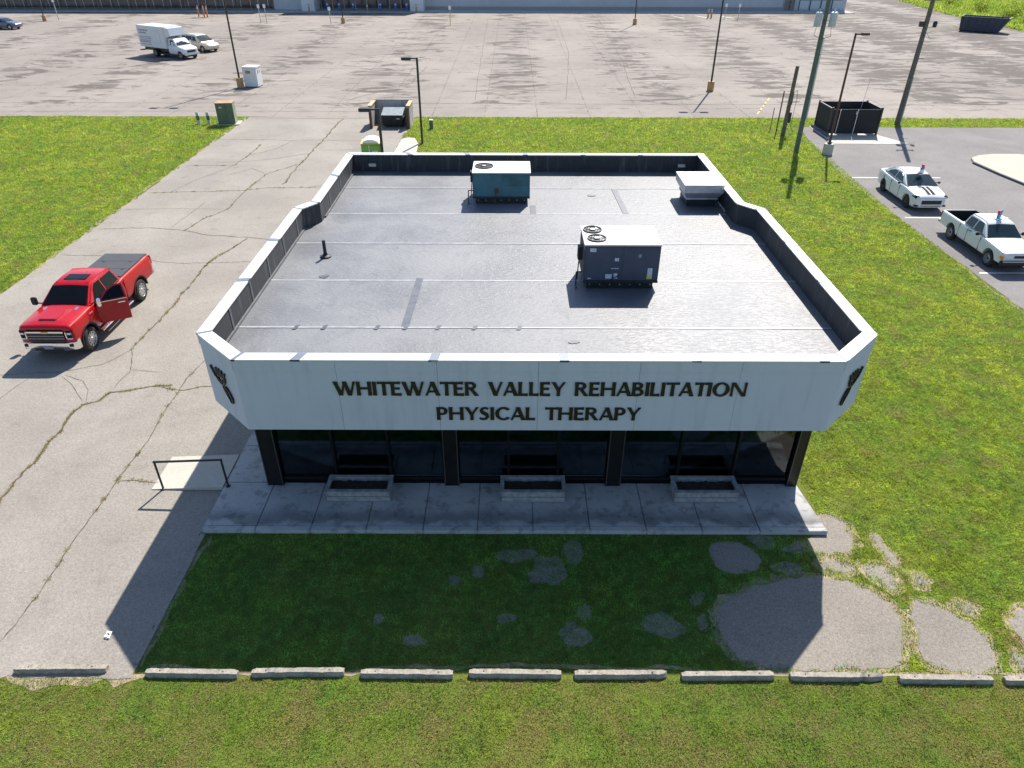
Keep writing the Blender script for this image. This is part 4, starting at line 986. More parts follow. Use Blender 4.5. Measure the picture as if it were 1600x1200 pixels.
box('grille', 'black_plastic', sd, mid-.25, mid+.012, -.56, .56, .38, .68, .05); box('bumper_lip', 'paint_white', sd, mid-.2, mid+.03, -.62, .62, .27, .36, .03)
for s in (1,-1):
    y0, y1 = sorted((s*.58,s*.845)); h_ = box('headlight', 'dark_glass', sd, mid-.50, mid-.10, y0, y1, .68, .83, .05); box('lamp_lens', 'lamp_clear', h_, mid-.35, mid-.088, *sorted((s*.64,s*.78)), .72, .79, .02)
    box('air_intake', 'black_plastic', sd, mid-.22, mid-.0, *sorted((s*.62,s*.80)), .30, .38, .02)
    mirror(sd, mid-1.65, s*.86, 1.0, s, 'black_plastic', .1, .14, .12)
    box('tail_light', 'red_lens', sd, mid-4.60, mid-4.42, *sorted((s*.4,s*.76)), .82, .95, .02)
    for q in (1.75,2.72,3.6): box('panel_gap', 'black_plastic', sd, mid-q-.005, mid-q+.005, *sorted((s*.88,s*.922)), .35, .9)
# white extended-cab pickup
mid = 2.45
pk, me, Y = basic_car('pickup_truck', 'white pickup truck with empty dark bed and a roof sign', 'pickup truck', (21.42,30.22,.012), R(-90),
  [(0,.70,.48,.82,.0),(.04,.78,.44,.90,.01),(.2,.83,.40,.95,.02),(.8,.85,.36,1.0,.025),(1.5,.86,.34,1.04,.02),(1.7,.86,.34,1.04,.0),(3.35,.86,.34,1.06,.0),(5.0,.85,.40,1.06,.0),(5.12,.80,.46,1.04,.0)], mid, (1.56,-1.56), .345, .86,
  [(1.42,1.01),(2.0,1.48),(2.1,1.53),(2.6,1.56),(3.15,1.54),(3.25,1.48),(3.38,1.03)], (1.01,1.56,.80,.60), 'paint_white', ('steel_wheel','disc'),
  [[(1.85,1.07),(2.52,1.08),(2.52,1.46),(2.12,1.46)],[(2.6,1.08),(3.2,1.1),(3.12,1.44),(2.6,1.46)]], 'teal_glass', (1.47,1.05,1.98,1.455,.74,.58), (3.37,1.12,3.29,1.44,.66,.56), 1.2, [(mid-5.04,mid-3.46,-.74,.74,.58,1.5)])
box('bed_liner', 'black_plastic', pk, mid-5.03, mid-3.47, -.735, .735, .56, .60)
m = MB().box(mid-5.035,mid-3.465,.715,.737,.58,1.04).box(mid-5.035,mid-3.465,-.737,-.715,.58,1.04).box(mid-3.49,mid-3.467,-.71,.71,.58,1.04).box(mid-5.035,mid-5.012,-.71,.71,.58,1.03); m.build('bed_lining_wall', 'black_plastic', pk)
box('grille', 'black_plastic', pk, mid-.06, mid+.012, -.34, .34, .70, .82, .01); box('front_bumper', 'black_plastic', pk, mid-.12, mid+.10, -.84, .84, .42, .60, .04); box('bumper_strip', 'galvanised', pk, mid-.1, mid+.104, -.80, .80, .56, .60, .01)
for s in (1,-1):
    h_ = box('headlight', 'lamp_clear', pk, mid-.08, mid+.01, *sorted((s*.40,s*.66)), .70, .82, .015); box('turn_signal', 'amber', h_, mid-.20, mid-.02, *sorted((s*.67,s*.83)), .62, .78, .02)
    mirror(pk, mid-1.8, s*.80, 1.04, s, 'black_plastic', .1, .17, .15)
    box('tail_light', 'red_lens', pk, mid-5.13, mid-5.02, *sorted((s*.72,s*.83)), .74, 1.0, .01)
    box('door_handle', 'black_plastic', pk, mid-2.66, mid-2.50, *sorted((s*.84,s*.875)), .94, .99, .008)
    for q in (1.72,2.78,3.42): box('panel_gap', 'black_plastic', pk, mid-q-.005, mid-q+.005, *sorted((s*.84,s*.8655)), .42, 1.0)
box('rear_bumper', 'galvanised', pk, mid-5.26, mid-5.1, -.80, .80, .44, .58, .02)
# delivery roof signs (separate, magnet mounted)
def roof_sign(loc, rz, label, kind):
    t = thing('roof_sign', label, 'car sign', loc, rz, 'delivery signs on car roofs')
    t.scale = (.8,.8,.72)
    box('base', 'sign_white', t, -.16, .16, -.2, .2, 0, .05, .015)
    if kind == 'tall':
        MB().add([(-.09,-.16,.05),(.09,-.16,.05),(.09,.16,.05),(-.09,.16,.05),(-.05,-.1,.36),(.05,-.1,.36),(.05,.16,.36),(-.05,.16,.36)], [(0,1,5,4),(1,2,6,5),(2,3,7,6),(3,0,4,7),(4,5,6,7)]).build('lamp_body', 'sign_white', t, 0, .015)
        box('red_panel', 'sign_red', t, -.10, .10, -.19, .0, .03, .12, .01)
        MB().add([(-.06,-.12,.34),(.06,-.12,.34),(.06,.12,.36),(-.06,.12,.36),(-.06,-.12,.5),(.06,-.12,.5),(.06,.12,.56),(-.06,.12,.56)], [(0,1,5,4),(1,2,6,5),(2,3,7,6),(3,0,4,7),(4,5,6,7),(3,2,1,0)]).build('blue_panel', 'sign_blue', t, 0, .01)
        r_ = box('red_tile', 'sign_red', t, -.065, .065, -.06, .1, .54, .7, .015); box('white_dot', 'sign_white', r_, -.07, .07, -.01, .05, .6, .66)
    else:
        box('blue_panel', 'sign_blue', t, -.05, .05, -.17, .17, .05, .34, .015); box('red_tile', 'sign_red', t, -.055, .055, -.2, -.02, .34, .54, .012)
        box('blue_tile', 'sign_blue', t, -.055, .055, -.015, .17, .345, .545, .012)
        for y, z in ((-.11,.48),(-.11,.39),(.08,.45)): box('white_dot', 'sign_white', t, -.059, .059, y-.02, y+.02, z-.02, z+.02)
roof_sign((21.52,37.25,1.475), R(-70), 'red, white and blue delivery sign on the white sedan roof', 'tall')
roof_sign((21.46,30.15,1.595), R(-55), 'blue and red delivery sign on the white pickup roof', 'panel')
# box truck
ang = math.atan2(-2.2, 3.7); mid = 2.9
bt, me, Y = basic_car('box_truck', 'white box truck with dark writing on its cargo side', 'truck', (-37.75,86.2,.008), ang,
  [(0,.80,.55,.95,.0),(.06,.9,.5,1.05,.02),(.3,.97,.48,1.16,.04),(.9,1.0,.45,1.30,.04),(1.1,1.0,.45,1.34,.02),(2.45,1.0,.45,1.36,.0),(2.5,.98,.45,1.36,.0)], mid, (2.15,-2.15), .39, .98,
  [(.95,1.28),(1.5,1.85),(1.62,1.95),(2.0,2.0),(2.48,2.0),(2.5,1.3)], (1.28,2.0,.95,.80), 'paint_white', ('steel_wheel','disc'),
  [[(1.45,1.38),(2.15,1.38),(2.15,1.86),(1.68,1.86)]], 'teal_glass', (1.02,1.34,1.5,1.82,.86,.76), None)
cb = box('cargo_box', 'paint_white', bt, mid-7.2, mid-2.55, -1.1, 1.1, .95, 3.1, .05)
MB().add([(mid-2.549,-1.05,2.05),(mid-2.549,1.05,2.05),(mid-2.549,1.05,3.05),(mid-2.549,-1.05,3.05),(mid-1.75,-1.0,2.25),(mid-1.75,1.0,2.25),(mid-1.95,1.0,3.0),(mid-1.95,-1.0,3.0)], [(0,1,5,4),(4,5,6,7),(7,6,2,3),(1,2,6,5),(0,4,7,3)]).build('cab_overhang', 'paint_white', bt, 0, .03)
for s in (-1,1):
    f0, f1 = sorted((s*1.1,s*1.108)); fr = box('side_panel', 'sticker_pale', cb, mid-4.75, mid-3.35, f0, f1, 1.45, 2.72); box('panel_face', 'paint_white', fr, mid-4.68, mid-3.42, *sorted((s*1.1,s*1.114)), 1.52, 2.65)
    rr = random.Random(5)
    for z, h_, n_ in ((2.55,.16,6),(2.3,.15,5),(1.95,.09,9),(1.78,.09,10),(1.6,.09,8),(1.42,.13,9),(1.2,.08,10)):
        x = mid-6.9
        for q in range(n_):
            w_ = rr.uniform(.1,.26)
            if x+w_ > mid-4.9: break
            box('decal', 'decal_grey', cb, x, x+w_, *sorted((s*1.1,s*1.106)), z, z+h_); x += w_+.06
    box('frame_rail', 'black_metal', bt, mid-7.2, mid-2.2, *sorted((s*.42,s*.58)), .55, .93); mirror(bt, mid-1.4, s*.96, 1.4, s, 'paint_white', .1, .2, .3)
    box('headlight', 'lamp_clear', bt, mid-.2, mid+.005, *sorted((s*.6,s*.85)), .74, .92, .02); wheel(bt, -2.15, s*.6, .39, .2, 'steel_wheel', 'disc', s)
box('grille', 'black_plastic', bt, mid-.05, mid+.02, -.55, .55, .70, .92, .01); box('front_bumper', 'galvanised', bt, mid-.1, mid+.12, -.95, .95, .45, .62, .03); box('rear_step', 'black_metal', bt, mid-7.6, mid-7.2, -1.0, 1.0, .5, .6)
# pale gold minivan
mid = 2.45
basic_car('minivan', 'pale gold minivan parked behind the box truck', 'van', (-35.9-1.5*math.cos(ang)+.9*.51, 89.5+1.5*.51+.9*.86, .008), ang,
  [(0,.66,.42,.72,.0),(.08,.8,.34,.80,.02),(.4,.92,.28,.94,.05),(1.2,.97,.26,1.06,.03),(1.8,.98,.26,1.08,.0),(4.6,.97,.3,1.12,.0),(4.9,.92,.36,1.1,.0),(5.0,.84,.44,1.0,.0)], mid, (1.52,-1.52), .34, .97,
  [(.95,1.02),(1.95,1.68),(2.3,1.75),(3.4,1.77),(4.6,1.70),(4.75,1.6),(4.92,1.1)], (1.04,1.77,.92,.72), 'paint_silver_gold', ('alloy','5'),
  [[(1.75,1.14),(2.5,1.15),(2.5,1.6),(2.12,1.6)],[(2.58,1.15),(3.6,1.16),(3.6,1.62),(2.58,1.62)],[(3.68,1.16),(4.65,1.2),(4.55,1.58),(3.68,1.62)]], 'teal_glass', (1.08,1.12,1.88,1.63,.86,.72), (4.9,1.2,4.78,1.58,.78,.68))
# blue-grey car at the left edge of the rear lot
mid = 2.25
basic_car('sedan', 'blue-grey car at the far left edge of the rear lot', 'car', (-71.9,111.2,.008), R(-6),
  [(0,.62,.36,.66,.0),(.08,.76,.28,.74,.02),(.4,.86,.22,.84,.05),(1.3,.91,.2,.98,.04),(2.4,.91,.2,1.0,.01),(3.8,.9,.22,1.04,.02),(4.5,.82,.32,1.02,.02),(4.65,.68,.4,.92,0)], mid, (1.36,-1.36), .33, .91,
  [(1.15,.96),(2.0,1.38),(2.3,1.46),(2.8,1.49),(3.4,1.42),(4.1,1.1)], (.96,1.49,.84,.62), 'paint_bluegrey', ('alloy','5'),
  [[(1.8,1.05),(2.62,1.06),(2.62,1.38),(2.2,1.38)],[(2.7,1.06),(3.5,1.1),(3.3,1.36),(2.7,1.39)]], 'teal_glass', (1.26,1.02,1.94,1.35,.78,.6), (4.0,1.16,3.5,1.38,.7,.58))

# ------------------------------------------------------------------ light poles and utility poles
def lot_light(x, y, h, label, heads=2, base=True):
    t = thing('light_pole', label, 'light pole', (x,y,.008), 0, 'tall light poles in the rear lot')
    if base: MB().lathe([(0,0),(.30,0),(.30,.75),(.27,.80),(0,.80)], (0,0,0), 'Z', 16).build('base', 'bollard_yellow', t, 40)
    MB().tube((0,0,.78),(0,0,h),.085,.065,10).build('pole', 'black_metal', t, 40)
    for k in range(heads):
        s = 1 if k else -1; a = MB().tube((0,0,h-.1),(s*.6,0,h-.02),.03,.03,8).build('arm', 'black_metal', t)
        box('lamp_head', 'black_metal', a, *sorted((s*.5,s*1.15)), -.2, .2, h-.08, h+.08, .02)
    return t
lot_light(-24.78, 68.6, 10.4, 'tall dark light pole on yellow base beside the white storage bin')
lot_light(17.75, 67.6, 10.4, 'tall dark light pole on yellow base behind the back lawn')
lot_light(18.3, 118.4, 10.4, 'far light pole near the blank store wall')
lot_light(-25.6, 118.9, 10.4, 'far light pole in front of the store entrance')
lot_light(-71.8, 121.0, 10.4, 'far light pole near the blue-grey car')
def black_light(x, y, h, label, zb=0.0):
    t = thing('light_pole', label, 'light pole', (x,y,zb), 0, 'black shoebox light poles')
    box('foot', 'black_metal', t, -.16, .16, -.16, .16, 0, .04, .01); box('shaft', 'black_metal', t, -.065, .065, -.065, .065, .035, h, .008)
    a = box('arm', 'black_metal', t, -.42, -.06, -.035, .035, h-.1, h-.02)
    box('lamp_head', 'black_metal', a, -1.0, -.38, -.2, .2, h-.15, h+.02, .03); box('lamp_lens', 'lamp_clear', a, -.95, -.45, -.16, .16, h-.165, h-.148)
    return t
black_light(-6.12, 49.0, 5.35, 'black square light pole standing in the back lawn', .01)
black_light(-6.9, 38.0, 4.55, 'black square light pole just behind the clinic, next to the green toilet', .0)
t = thing('light_pole', 'dark light pole on a white round base at the edge of the side lot', 'light pole', (20.42,46.6,0), 0)
MB().lathe([(0,0),(.32,0),(.32,.62),(.29,.68),(0,.68)], (0,0,0), 'Z', 18).build('base', PALE, t, 40)
MB().tube((0,0,.66),(0,0,7.1),.075,.06,10).build('pole', 'rust_brown', t, 40); MB().lathe([(.14,.67),(.14,.78),(.08,.8)], (0,0,0), 'Z', 10).build('collar', 'black_metal', t)
a = box('arm', 'rust_brown', t, .02, .5, -.03, .03, 7.0, 7.08); box('lamp_head', 'rust_brown', a, .35, .8, -.14, .14, 6.98, 7.12, .02)
# utility poles
u = thing('utility_pole', 'leaning-looking wooden utility pole with meters and brackets beside the side lot', 'utility pole', (28.6,54.6,0))
MB().tube((0,0,-.1),(.05,0,11.5),.19,.13,14).build('pole', 'wood_pole', u, 40)
MB().tube((.21,-.03,0),(.2,-.03,3.4),.05,.05,8).build('conduit', 'galvanised', u, 40); MB().tube((.24,.1,0),(.24,.1,2.6),.035,.035,8).build('conduit', 'black_plastic', u, 40)
box('junction_box', 'black_metal', u, -.42, -.16, -.14, .14, 6.6, 6.95, .02); MB().lathe([(0,0),(.13,.02),(.15,.3),(.08,.42),(0,.43)], (.62,-.05,6.55), 'Z', 12).build('lamp', 'black_metal', u, 40)
MB().tube((.1,0,6.5),(.62,-.05,6.6),.03,.03,6).build('bracket', 'galvanised', u); MB().path([(.1,-.1,6.3),(.5,-.15,5.9),(.85,-.1,5.85)], .02).build('bracket', 'galvanised', u)
box('step_bracket', 'black_metal', u, .15, .55, -.03, .03, 4.55, 4.6)
box('crossarm', 'wood_pole', u, -.55, .6, -.06, .06, 8.2, 8.3); 
for x in (-.48,.52): MB().lathe([(0,0),(.05,.0),(.05,.08),(.03,.1),(.05,.14),(.02,.2),(0,.2)], (x,0,8.3), 'Z', 10).build('insulator', 'ceramic_grey', u, 40)
u = thing('utility_pole', 'tall greenish utility pole carrying grey transformer cans', 'utility pole', (18.7,47.4,0))
MB().tube((0,0,-.1),(0,0,11.5),.16,.12,14).build('pole', 'pole_green', u, 40); MB().tube((.17,-.05,2.0),(.16,-.05,6.8),.06,.06,8).build('conduit', 'galvanised', u, 40)
for k, (x, y) in enumerate(((-.42,-.05),(.40,-.22),(.62,.25))):
    c = MB().lathe([(0,0),(.19,.01),(.2,.05),(.2,.72),(.17,.78),(0,.80)], (x,y,7.35), 'Z', 16).build('transformer', 'ceramic_grey', u, 40)
    MB().lathe([(0,0),(.03,0),(.045,.06),(.025,.1),(.04,.15),(0,.22)], (x,y,8.13), 'Z', 8).build('bushing', 'ceramic_grey', c, 40); MB().tube((x*.3,y*.3,7.7),(x*.7,y*.7,7.7),.035,.035,6).build('bracket', 'galvanised', c)
MB().path([(-.42,-.05,7.35),(-.5,-.1,6.9),(-.1,-.1,6.7)], .012).build('wire', 'wire_black', u); MB().path([(.4,-.2,7.35),(.5,-.2,6.85),(.1,-.1,6.7)], .012).build('wire', 'wire_black', u)
u = thing('pole_stub', 'short cut-off wooden pole with meter box in the grass', 'pole', (19.08,51.4,0))
MB().tube((0,0,-.1),(.06,0,4.55),.15,.12,12).build('pole', 'wood_pole', u, 40); box('meter_box', 'black_metal', u, .10, .30, -.12, .1, .9, 1.6, .02); box('cable_guard', 'black_metal', u, .1, .18, -.08, .05, 2.1, 2.9)
MB().path([(.2,0,2.9),(.42,.05,3.0),(.5,.1,2.6),(.5,.2,.6),(.9,.5,.05)], .015).build('cable', 'rust_brown', u)
u = thing('pole_stub', 'thin dark leaning post behind the cut-off wooden pole', 'pole', (19.0,52.6,0)); MB().tube((0,0,-.1),(.05,.1,2.75),.05,.045,8).build('post', 'wood_pole', u, 40)
u = thing('pole_stub', 'shortest thin post left of the cut-off wooden pole', 'pole', (18.75,53.2,0)); MB().tube((0,0,-.1),(.03,.05,1.5),.03,.03,8).build('post', 'wood_pole', u, 40)

# ------------------------------------------------------------------ cabinets, enclosures, toilet, bins
t = thing('utility_cabinet', 'dark green electrical cabinet with rusty lid at the lawn corner', 'utility cabinet', (-21.1,54.6,0), R(8))
box('plinth', PALE, t, -.85, .85, -.65, .65, -.02, .08, .01); box('cabinet', 'green_cabinet', t, -.65, .55, -.5, .45, .08, 1.5, .02); box('lid', 'cabinet_rust', t, -.68, .58, -.53, .48, 1.5, 1.56, .015)
box('door_seam', 'black_metal', t, .03, .05, -.507, -.495, .15, 1.45); box('warning_label', 'sticker_pale', t, -.42, -.22, -.508, -.499, 1.2, 1.3); box('side_panel', 'green_cabinet_lit', t, .55, .56, -.45, .4, .12, 1.48)
for x, lab in ((-23.3,'short pale post, left of two beside the green cabinet'),(-22.55,'short pale post nearest the green cabinet')):
    t = thing('pedestal_post', lab, 'post', (x,54.45,0)); MB().lathe([(0,0),(.11,0),(.11,.80),(.08,.86),(0,.88)], (0,0,0), 'Z', 14).build('post', 'ceramic_grey', t, 40); MB().lathe([(.115,.3),(.115,.6)], (0,0,0), 'Z', 14).build('band', 'green_cabinet', t)
t = thing('pedestal_post', 'small dark green pedestal in the back lawn', 'post', (-5.9,53.1,0)); box('body', 'green_cabinet', t, -.13, .13, -.13, .13, 0, .6, .02); box('cap', 'sticker_pale', t, -.14, .14, -.14, .14, .6, .66, .02)
t = thing('storage_bin', 'white metal storage bin beside the light pole in the rear lot', 'storage bin', (-23.7,69.2,.008), R(-4))
box('body', 'paint_white', t, -.65, .6, -.6, .6, .06, 1.62, .02); box('lid', 'hvac_top', t, -.69, .64, -.64, .64, 1.62, 1.72, .02); box('poster', 'cabinet_rust', t, -.40, .05, -.606, -.598, 1.15, 1.4); box('poster', 'cabinet_rust', t, .597, .606, -.3, -.1, 1.1, 1.4)
box('poster', 'sign_red', t, .597, .606, .1, .25, 1.15, 1.4); box('skid', 'black_metal', t, -.6, .55, -.55, .55, 0, .06)
for x in (-.3,.0,.3): box('rib', 'paint_white', t, x-.01, x+.01, -.612, -.598, .1, 1.1)
# concrete dumpster enclosure behind the clinic
e = thing('dumpster_enclosure', 'concrete block dumpster enclosure with brown gate posts', 'enclosure', (-8.95,54.3,.012))
box('back_wall', 'block_wall_stained', e, -1.45, 1.5, 1.0, 1.2, 0, 1.55); box('side_wall', BLOCK, e, -1.45, -1.25, -1.0, .995, 0, 1.5); box('side_wall', BLOCK, e, 1.3, 1.5, -1.0, .995, 0, 1.5)
box('wall_cap', BLOCK, e, -1.49, 1.54, .97, 1.24, 1.55, 1.6); box('wall_cap', 'cap_terracotta', e, -1.49, -1.2, -1.02, .965, 1.5, 1.56); box('wall_cap', 'cap_terracotta', e, 1.26, 1.54, -1.02, .965, 1.5, 1.56)
for x in (-1.32,1.36): box('gate_post', 'rust_brown', e, x-.09, x+.09, -1.2, -1.02, 0, 1.45, .01)
d = thing('dumpster', 'black dumpster with grey lid inside the block enclosure', 'dumpster', (-8.75,54.1,.012))
MB().add([(-.7,-.55,.12),(.7,-.55,.12),(.7,.6,.12),(-.7,.6,.12),(-.75,-.75,.85),(.75,-.75,.85),(.75,.65,1.1),(-.75,.65,1.1)], [(3,2,1,0),(0,1,5,4),(1,2,6,5),(2,3,7,6),(3,0,4,7),(4,5,6,7)]).build('bin', 'dumpster_dark', d, 0, .015)
MB().add([(-.78,-.8,.87),(.78,-.8,.87),(.78,.68,1.12),(-.78,.68,1.12),(-.78,-.8,.9),(.78,-.8,.9),(.78,.68,1.16),(-.78,.68,1.16)], [(3,2,1,0),(4,5,6,7),(0,1,5,4),(1,2,6,5),(2,3,7,6),(3,0,4,7)]).build('lid', 'dumpster_lid', d)
for x in (-.78,.72): box('lift_pocket', 'dumpster_dark', d, x, x+.08, -.4, .4, .5, .66)
for x in (-.5,.5): MB().lathe([(.02,-.03),(.06,-.03),(.06,.03),(.02,.03)], (x,-.5,.06), 'Y', 12).build('caster', 'rust_brown', d)
box('label_plate', 'sticker_pale', d, .3, .55, -.695, -.66, .6, .72)
t = thing('portable_toilet', 'green portable toilet with white roof behind the clinic', 'portable toilet', (-8.05,41.2,.012), R(4))
box('skid', 'black_plastic', t, -.56, .56, -.56, .56, 0, .12); box('cabin', 'toilet_green', t, -.54, .54, -.54, .54, .12, 2.05, .03); box('door', 'toilet_green', t, -.08, .46, -.565, -.541, .2, 1.98, .01)
box('door_frame', 'toilet_roof', t, -.12, -.085, -.56, -.541, .2, 2.0); box('label_plate', 'sticker_pale', t, .05, .38, -.572, -.566, 1.3, 1.7); box('roof_edge', 'sticker_yellow', t, -.57, .57, -.57, .57, 2.05, 2.1, .02)
m = MB(); k = 10; vs = []
for q in range(k+1):
    a = math.pi*q/k; vs += [(.45*math.cos(a),-.5,2.1+.2*math.sin(a)),(.45*math.cos(a),.5,2.1+.2*math.sin(a))]
m.add(vs, [(2*q,2*q+1,2*q+3,2*q+2) for q in range(k)]+[tuple(2*q for q in range(k+1)), tuple(2*q+1 for q in reversed(range(k+1)))]); m.build('roof', 'toilet_roof', t, 50)
# black screened enclosure on its pad
e = thing('screen_enclosure', 'black slatted waste enclosure on a pale pad in the side lot', 'enclosure', (24.0,52.8,.03))
def slat_wall(x0, y0, x1, y1, h, z0=.1):
    a = Vector((x0,y0)); b = Vector((x1,y1)); L_ = (b-a).length; n = int(L_/.15); d_ = (b-a)/n; nn = Vector((-d_.y,d_.x)).normalized()*.03
    for i in range(n):
        p = a+d_*i+d_.normalized()*.004; q = a+d_*(i+1)-d_.normalized()*.004
        MB().prism([(p-nn).to_tuple(),(q-nn).to_tuple(),(q+nn).to_tuple(),(p+nn).to_tuple()], z0, h+rnd.uniform(-.006,.006)).build('slat', 'screen_black', e)
slat_wall(-1.65,-1.2,.0,-1.2,1.72); slat_wall(.03,-1.2,1.65,-1.2,1.72); slat_wall(-1.72,-1.16,-1.72,1.2,1.72); slat_wall(1.72,-1.16,1.72,1.2,1.72); slat_wall(-1.65,1.23,1.65,1.23,1.72)
box('cap_rail', 'black_metal', e, -1.74, 1.74, 1.18, 1.28, 1.73, 1.78); box('cap_rail', 'black_metal', e, -1.77, -1.67, -1.2, 1.17, 1.73, 1.78); box('cap_rail', 'black_metal', e, 1.67, 1.77, -1.2, 1.17, 1.73, 1.78)
for x in (-1.2,.02): MB().tube((x,-1.29,.02),(x+.02,-1.29,1.7),.03,.03,8).build('gate_post', 'galvanised', e)
for x, y in ((-1.72,1.25),(1.72,1.25),(1.72,-1.22),(-1.72,-1.22)): box('corner_post', 'black_metal', e, x-.06, x+.06, y-.06, y+.06, 0, 1.85)
box('plinth_kerb', 'kerb_dark', e, -1.98, -1.80, -1.75, 1.3, -.03, .2, .02); MB().tube((.9,.5,.1),(1.35,.9,3.4),.015,.015,6).build('aerial', 'metal_frame', e)
d = thing('dumpster', 'pale lidded bin inside the black slatted enclosure', 'dumpster', (24.0,52.7,.03)); box('bin', 'dumpster_lid', d, -.6, .7, -.5, .6, .05, 1.2, .03); box('lid', 'sticker_pale', d, -.62, .72, -.52, .62, 1.2, 1.26, .02)
d = thing('dumpster', 'large open slate roll-off bin by the grassy bank', 'dumpster', (66.2,111,.008), R(-38))
MB().add([(-2.6,-1.1,.1),(2.2,-1.1,.1),(2.2,1.1,.1),(-2.6,1.1,.1),(-2.8,-1.25,1.9),(3.2,-1.25,1.9),(3.2,1.25,1.9),(-2.8,1.25,1.9),(-2.68,-1.12,1.9),(3.02,-1.12,1.9),(3.02,1.12,1.9),(-2.68,1.12,1.9),(-2.5,-1.0,.3),(2.1,-1.0,.3),(2.1,1.0,.3),(-2.5,1.0,.3)],
  [(3,2,1,0),(0,1,5,4),(1,2,6,5),(2,3,7,6),(3,0,4,7),(4,5,9,8),(5,6,10,9),(6,7,11,10),(7,4,8,11),(8,9,13,12),(9,10,14,13),(10,11,15,14),(11,8,12,15),(12,13,14,15)]).build('bin', 'dumpster_blue', d)
for k in range(7): MB().add([(-2.5+.75*k,-1.14,.15),(-2.42+.75*k,-1.14,.15),(-2.42+.85*k,-1.31,1.85),(-2.5+.85*k,-1.31,1.85),(-2.5+.75*k,-1.05,.15),(-2.42+.75*k,-1.05,.15),(-2.42+.85*k,-1.2,1.85),(-2.5+.85*k,-1.2,1.85)], [(0,1,2,3),(0,3,7,4),(1,5,6,2)]).build('rib', 'dumpster_blue', d)
d = MB(); pts = blob(62.5,114,3.4,3.0,77,22); vs = [(x,y,0) for x,y in pts]+[(62.5+(x-62.5)*.5,114+(y-114)*.5,.55) for x,y in pts]+[(62.5,114,.7)]; n = len(pts)
d.add(vs, [(i,(i+1)%n,n+(i+1)%n,n+i) for i in range(n)]+[(n+i,n+(i+1)%n,2*n) for i in range(n)]); tag(d.build('rubble_heap', OLDA, None, 60), 'low heap of broken asphalt left of the slate roll-off bin', 'rubble')

# ------------------------------------------------------------------ far store and its small posts
S = thing('store_building', 'long pale retail store across the back of the rear lot', 'building', (0,139,0))
box('wall', 'store_wall', S, -41.5, -36.2, -.5, 30, 0, 6.0); box('wall', 'store_wall', S, -15.4, 47.0, 0, 30, .6, 6.0); box('base_band', 'store_band', S, -15.4, 47.0, -.02, 29, 0, .59)
box('roof', 'store_band', S, -110, 58, .2, 31, 6.0, 6.2); box('wall', 'store_brown', S, -110, -41.6, .6, 30, 0, 5.9)
box('canopy', 'store_wall', S, -110, -41.6, -2.8, .55, 3.6, 5.4); 
for x in (-36.1,-17.6): box('column', 'store_column', S, x, x+(2.2 if x < -30 else 2.3), -3.0, 1.0, 0, 7.5, .03)
box('portico', 'store_column', S, -33.8, -17.7, -2.9, 1.0, 4.2, 7.5); box('back_wall', 'store_brown', S, -33.8, -17.7, 1.0, 1.3, 0, 4.2)
for k in range(8):
    x = -33.6+k*2.0; f_ = box('window', 'store_glass', S, x, x+1.85, .9, .98, .3, 3.2); box('frame', 'metal_frame', f_, x-.05, x+.03, .86, .99, 0, 3.3)
for k in range(22):
    x = -109+k*3.05; f_ = box('window', 'store_glass', S, x, x+2.6, .5, .58, .5, 3.0)
    box('frame', 'metal_frame', f_, x+.4, x+.5, .42, .59, .1, 3.1); box('frame', 'metal_frame', f_, x+2.1, x+2.2, .42, .59, .1, 3.1); box('sill', 'black_metal', f_, x-.1, x+2.7, .4, .6, .3, .5)
box('wall', 'store_wall', S, 47.1, 58, .1, 30, 0, 6.0)
dd = box('door', 'store_brown', S, 47.3, 49.0, -.05, .08, 0, 2.6); box('door_leaf_line', 'black_metal', dd, 48.1, 48.2, -.06, -.04, 0, 2.6)
for k in range(4): f_ = box('window', 'sticker_pale', S, 49.9+k*1.9, 51.5+k*1.9, .02, .09, .4, 2.9); box('frame', 'black_metal', f_, 49.8+k*1.9, 49.9+k*1.9, -.02, .09, .1, 3.2); box('frame', 'black_metal', f_, 49.9+k*1.9, 51.5+k*1.9, -.01, .085, 1.7, 1.78)
struct(box('store_walk', SLAB, None, -110, 58, 134.6, 139.6, -.02, .12))
def post(x, y, h, mat, label, r=.1, grp=None, name='bollard', cat='bollard'):
    t = thing(name, label, cat, (x,y,.01), 0, grp); MB().lathe([(0,0),(r,0),(r,h-.05),(r*.6,h),(0,h)], (0,0,0), 'Z', 10).build('post', mat, t, 40)
    if name == 'sign_post': box('sign_plate', 'sign_white', t, -.2, .2, -r-.02, -r, h-.55, h-.05, .01)
    else: MB().lathe([(r+.01,h*.7),(r+.01,h*.85)], (0,0,0), 'Z', 10).build('band', 'sticker_pale', t)
for i, x in enumerate((-31.6,-29.6,-27.2,-22.6,-20.0,-18.1)): post(x, 135.7, 1.5, 'bollard_blue', f'blue bollard at the store entrance, number {["one","two","three","four","five","six"][i]} from the left', .17, 'blue bollards at the store entrance')
for i, x in enumerate((-34.6,-24.7,-16.4)): post(x, 134.9, 1.3, 'bollard_yellow', ['yellow bollard at the left column of the store entrance','yellow bollard in the middle of the store entrance','yellow bollard at the right column of the store entrance'][i], .13, 'yellow bollards at the store entrance')
for i, (x, y) in enumerate(((-50.6,127.5),(-49.6,127.2),(-49.1,127.2))): post(x, y, 1.6, 'orange_post', ['leftmost of three orange posts behind the box truck','middle one of three orange posts behind the box truck','rightmost of three orange posts behind the box truck'][i], .11, 'orange posts in the rear lot')
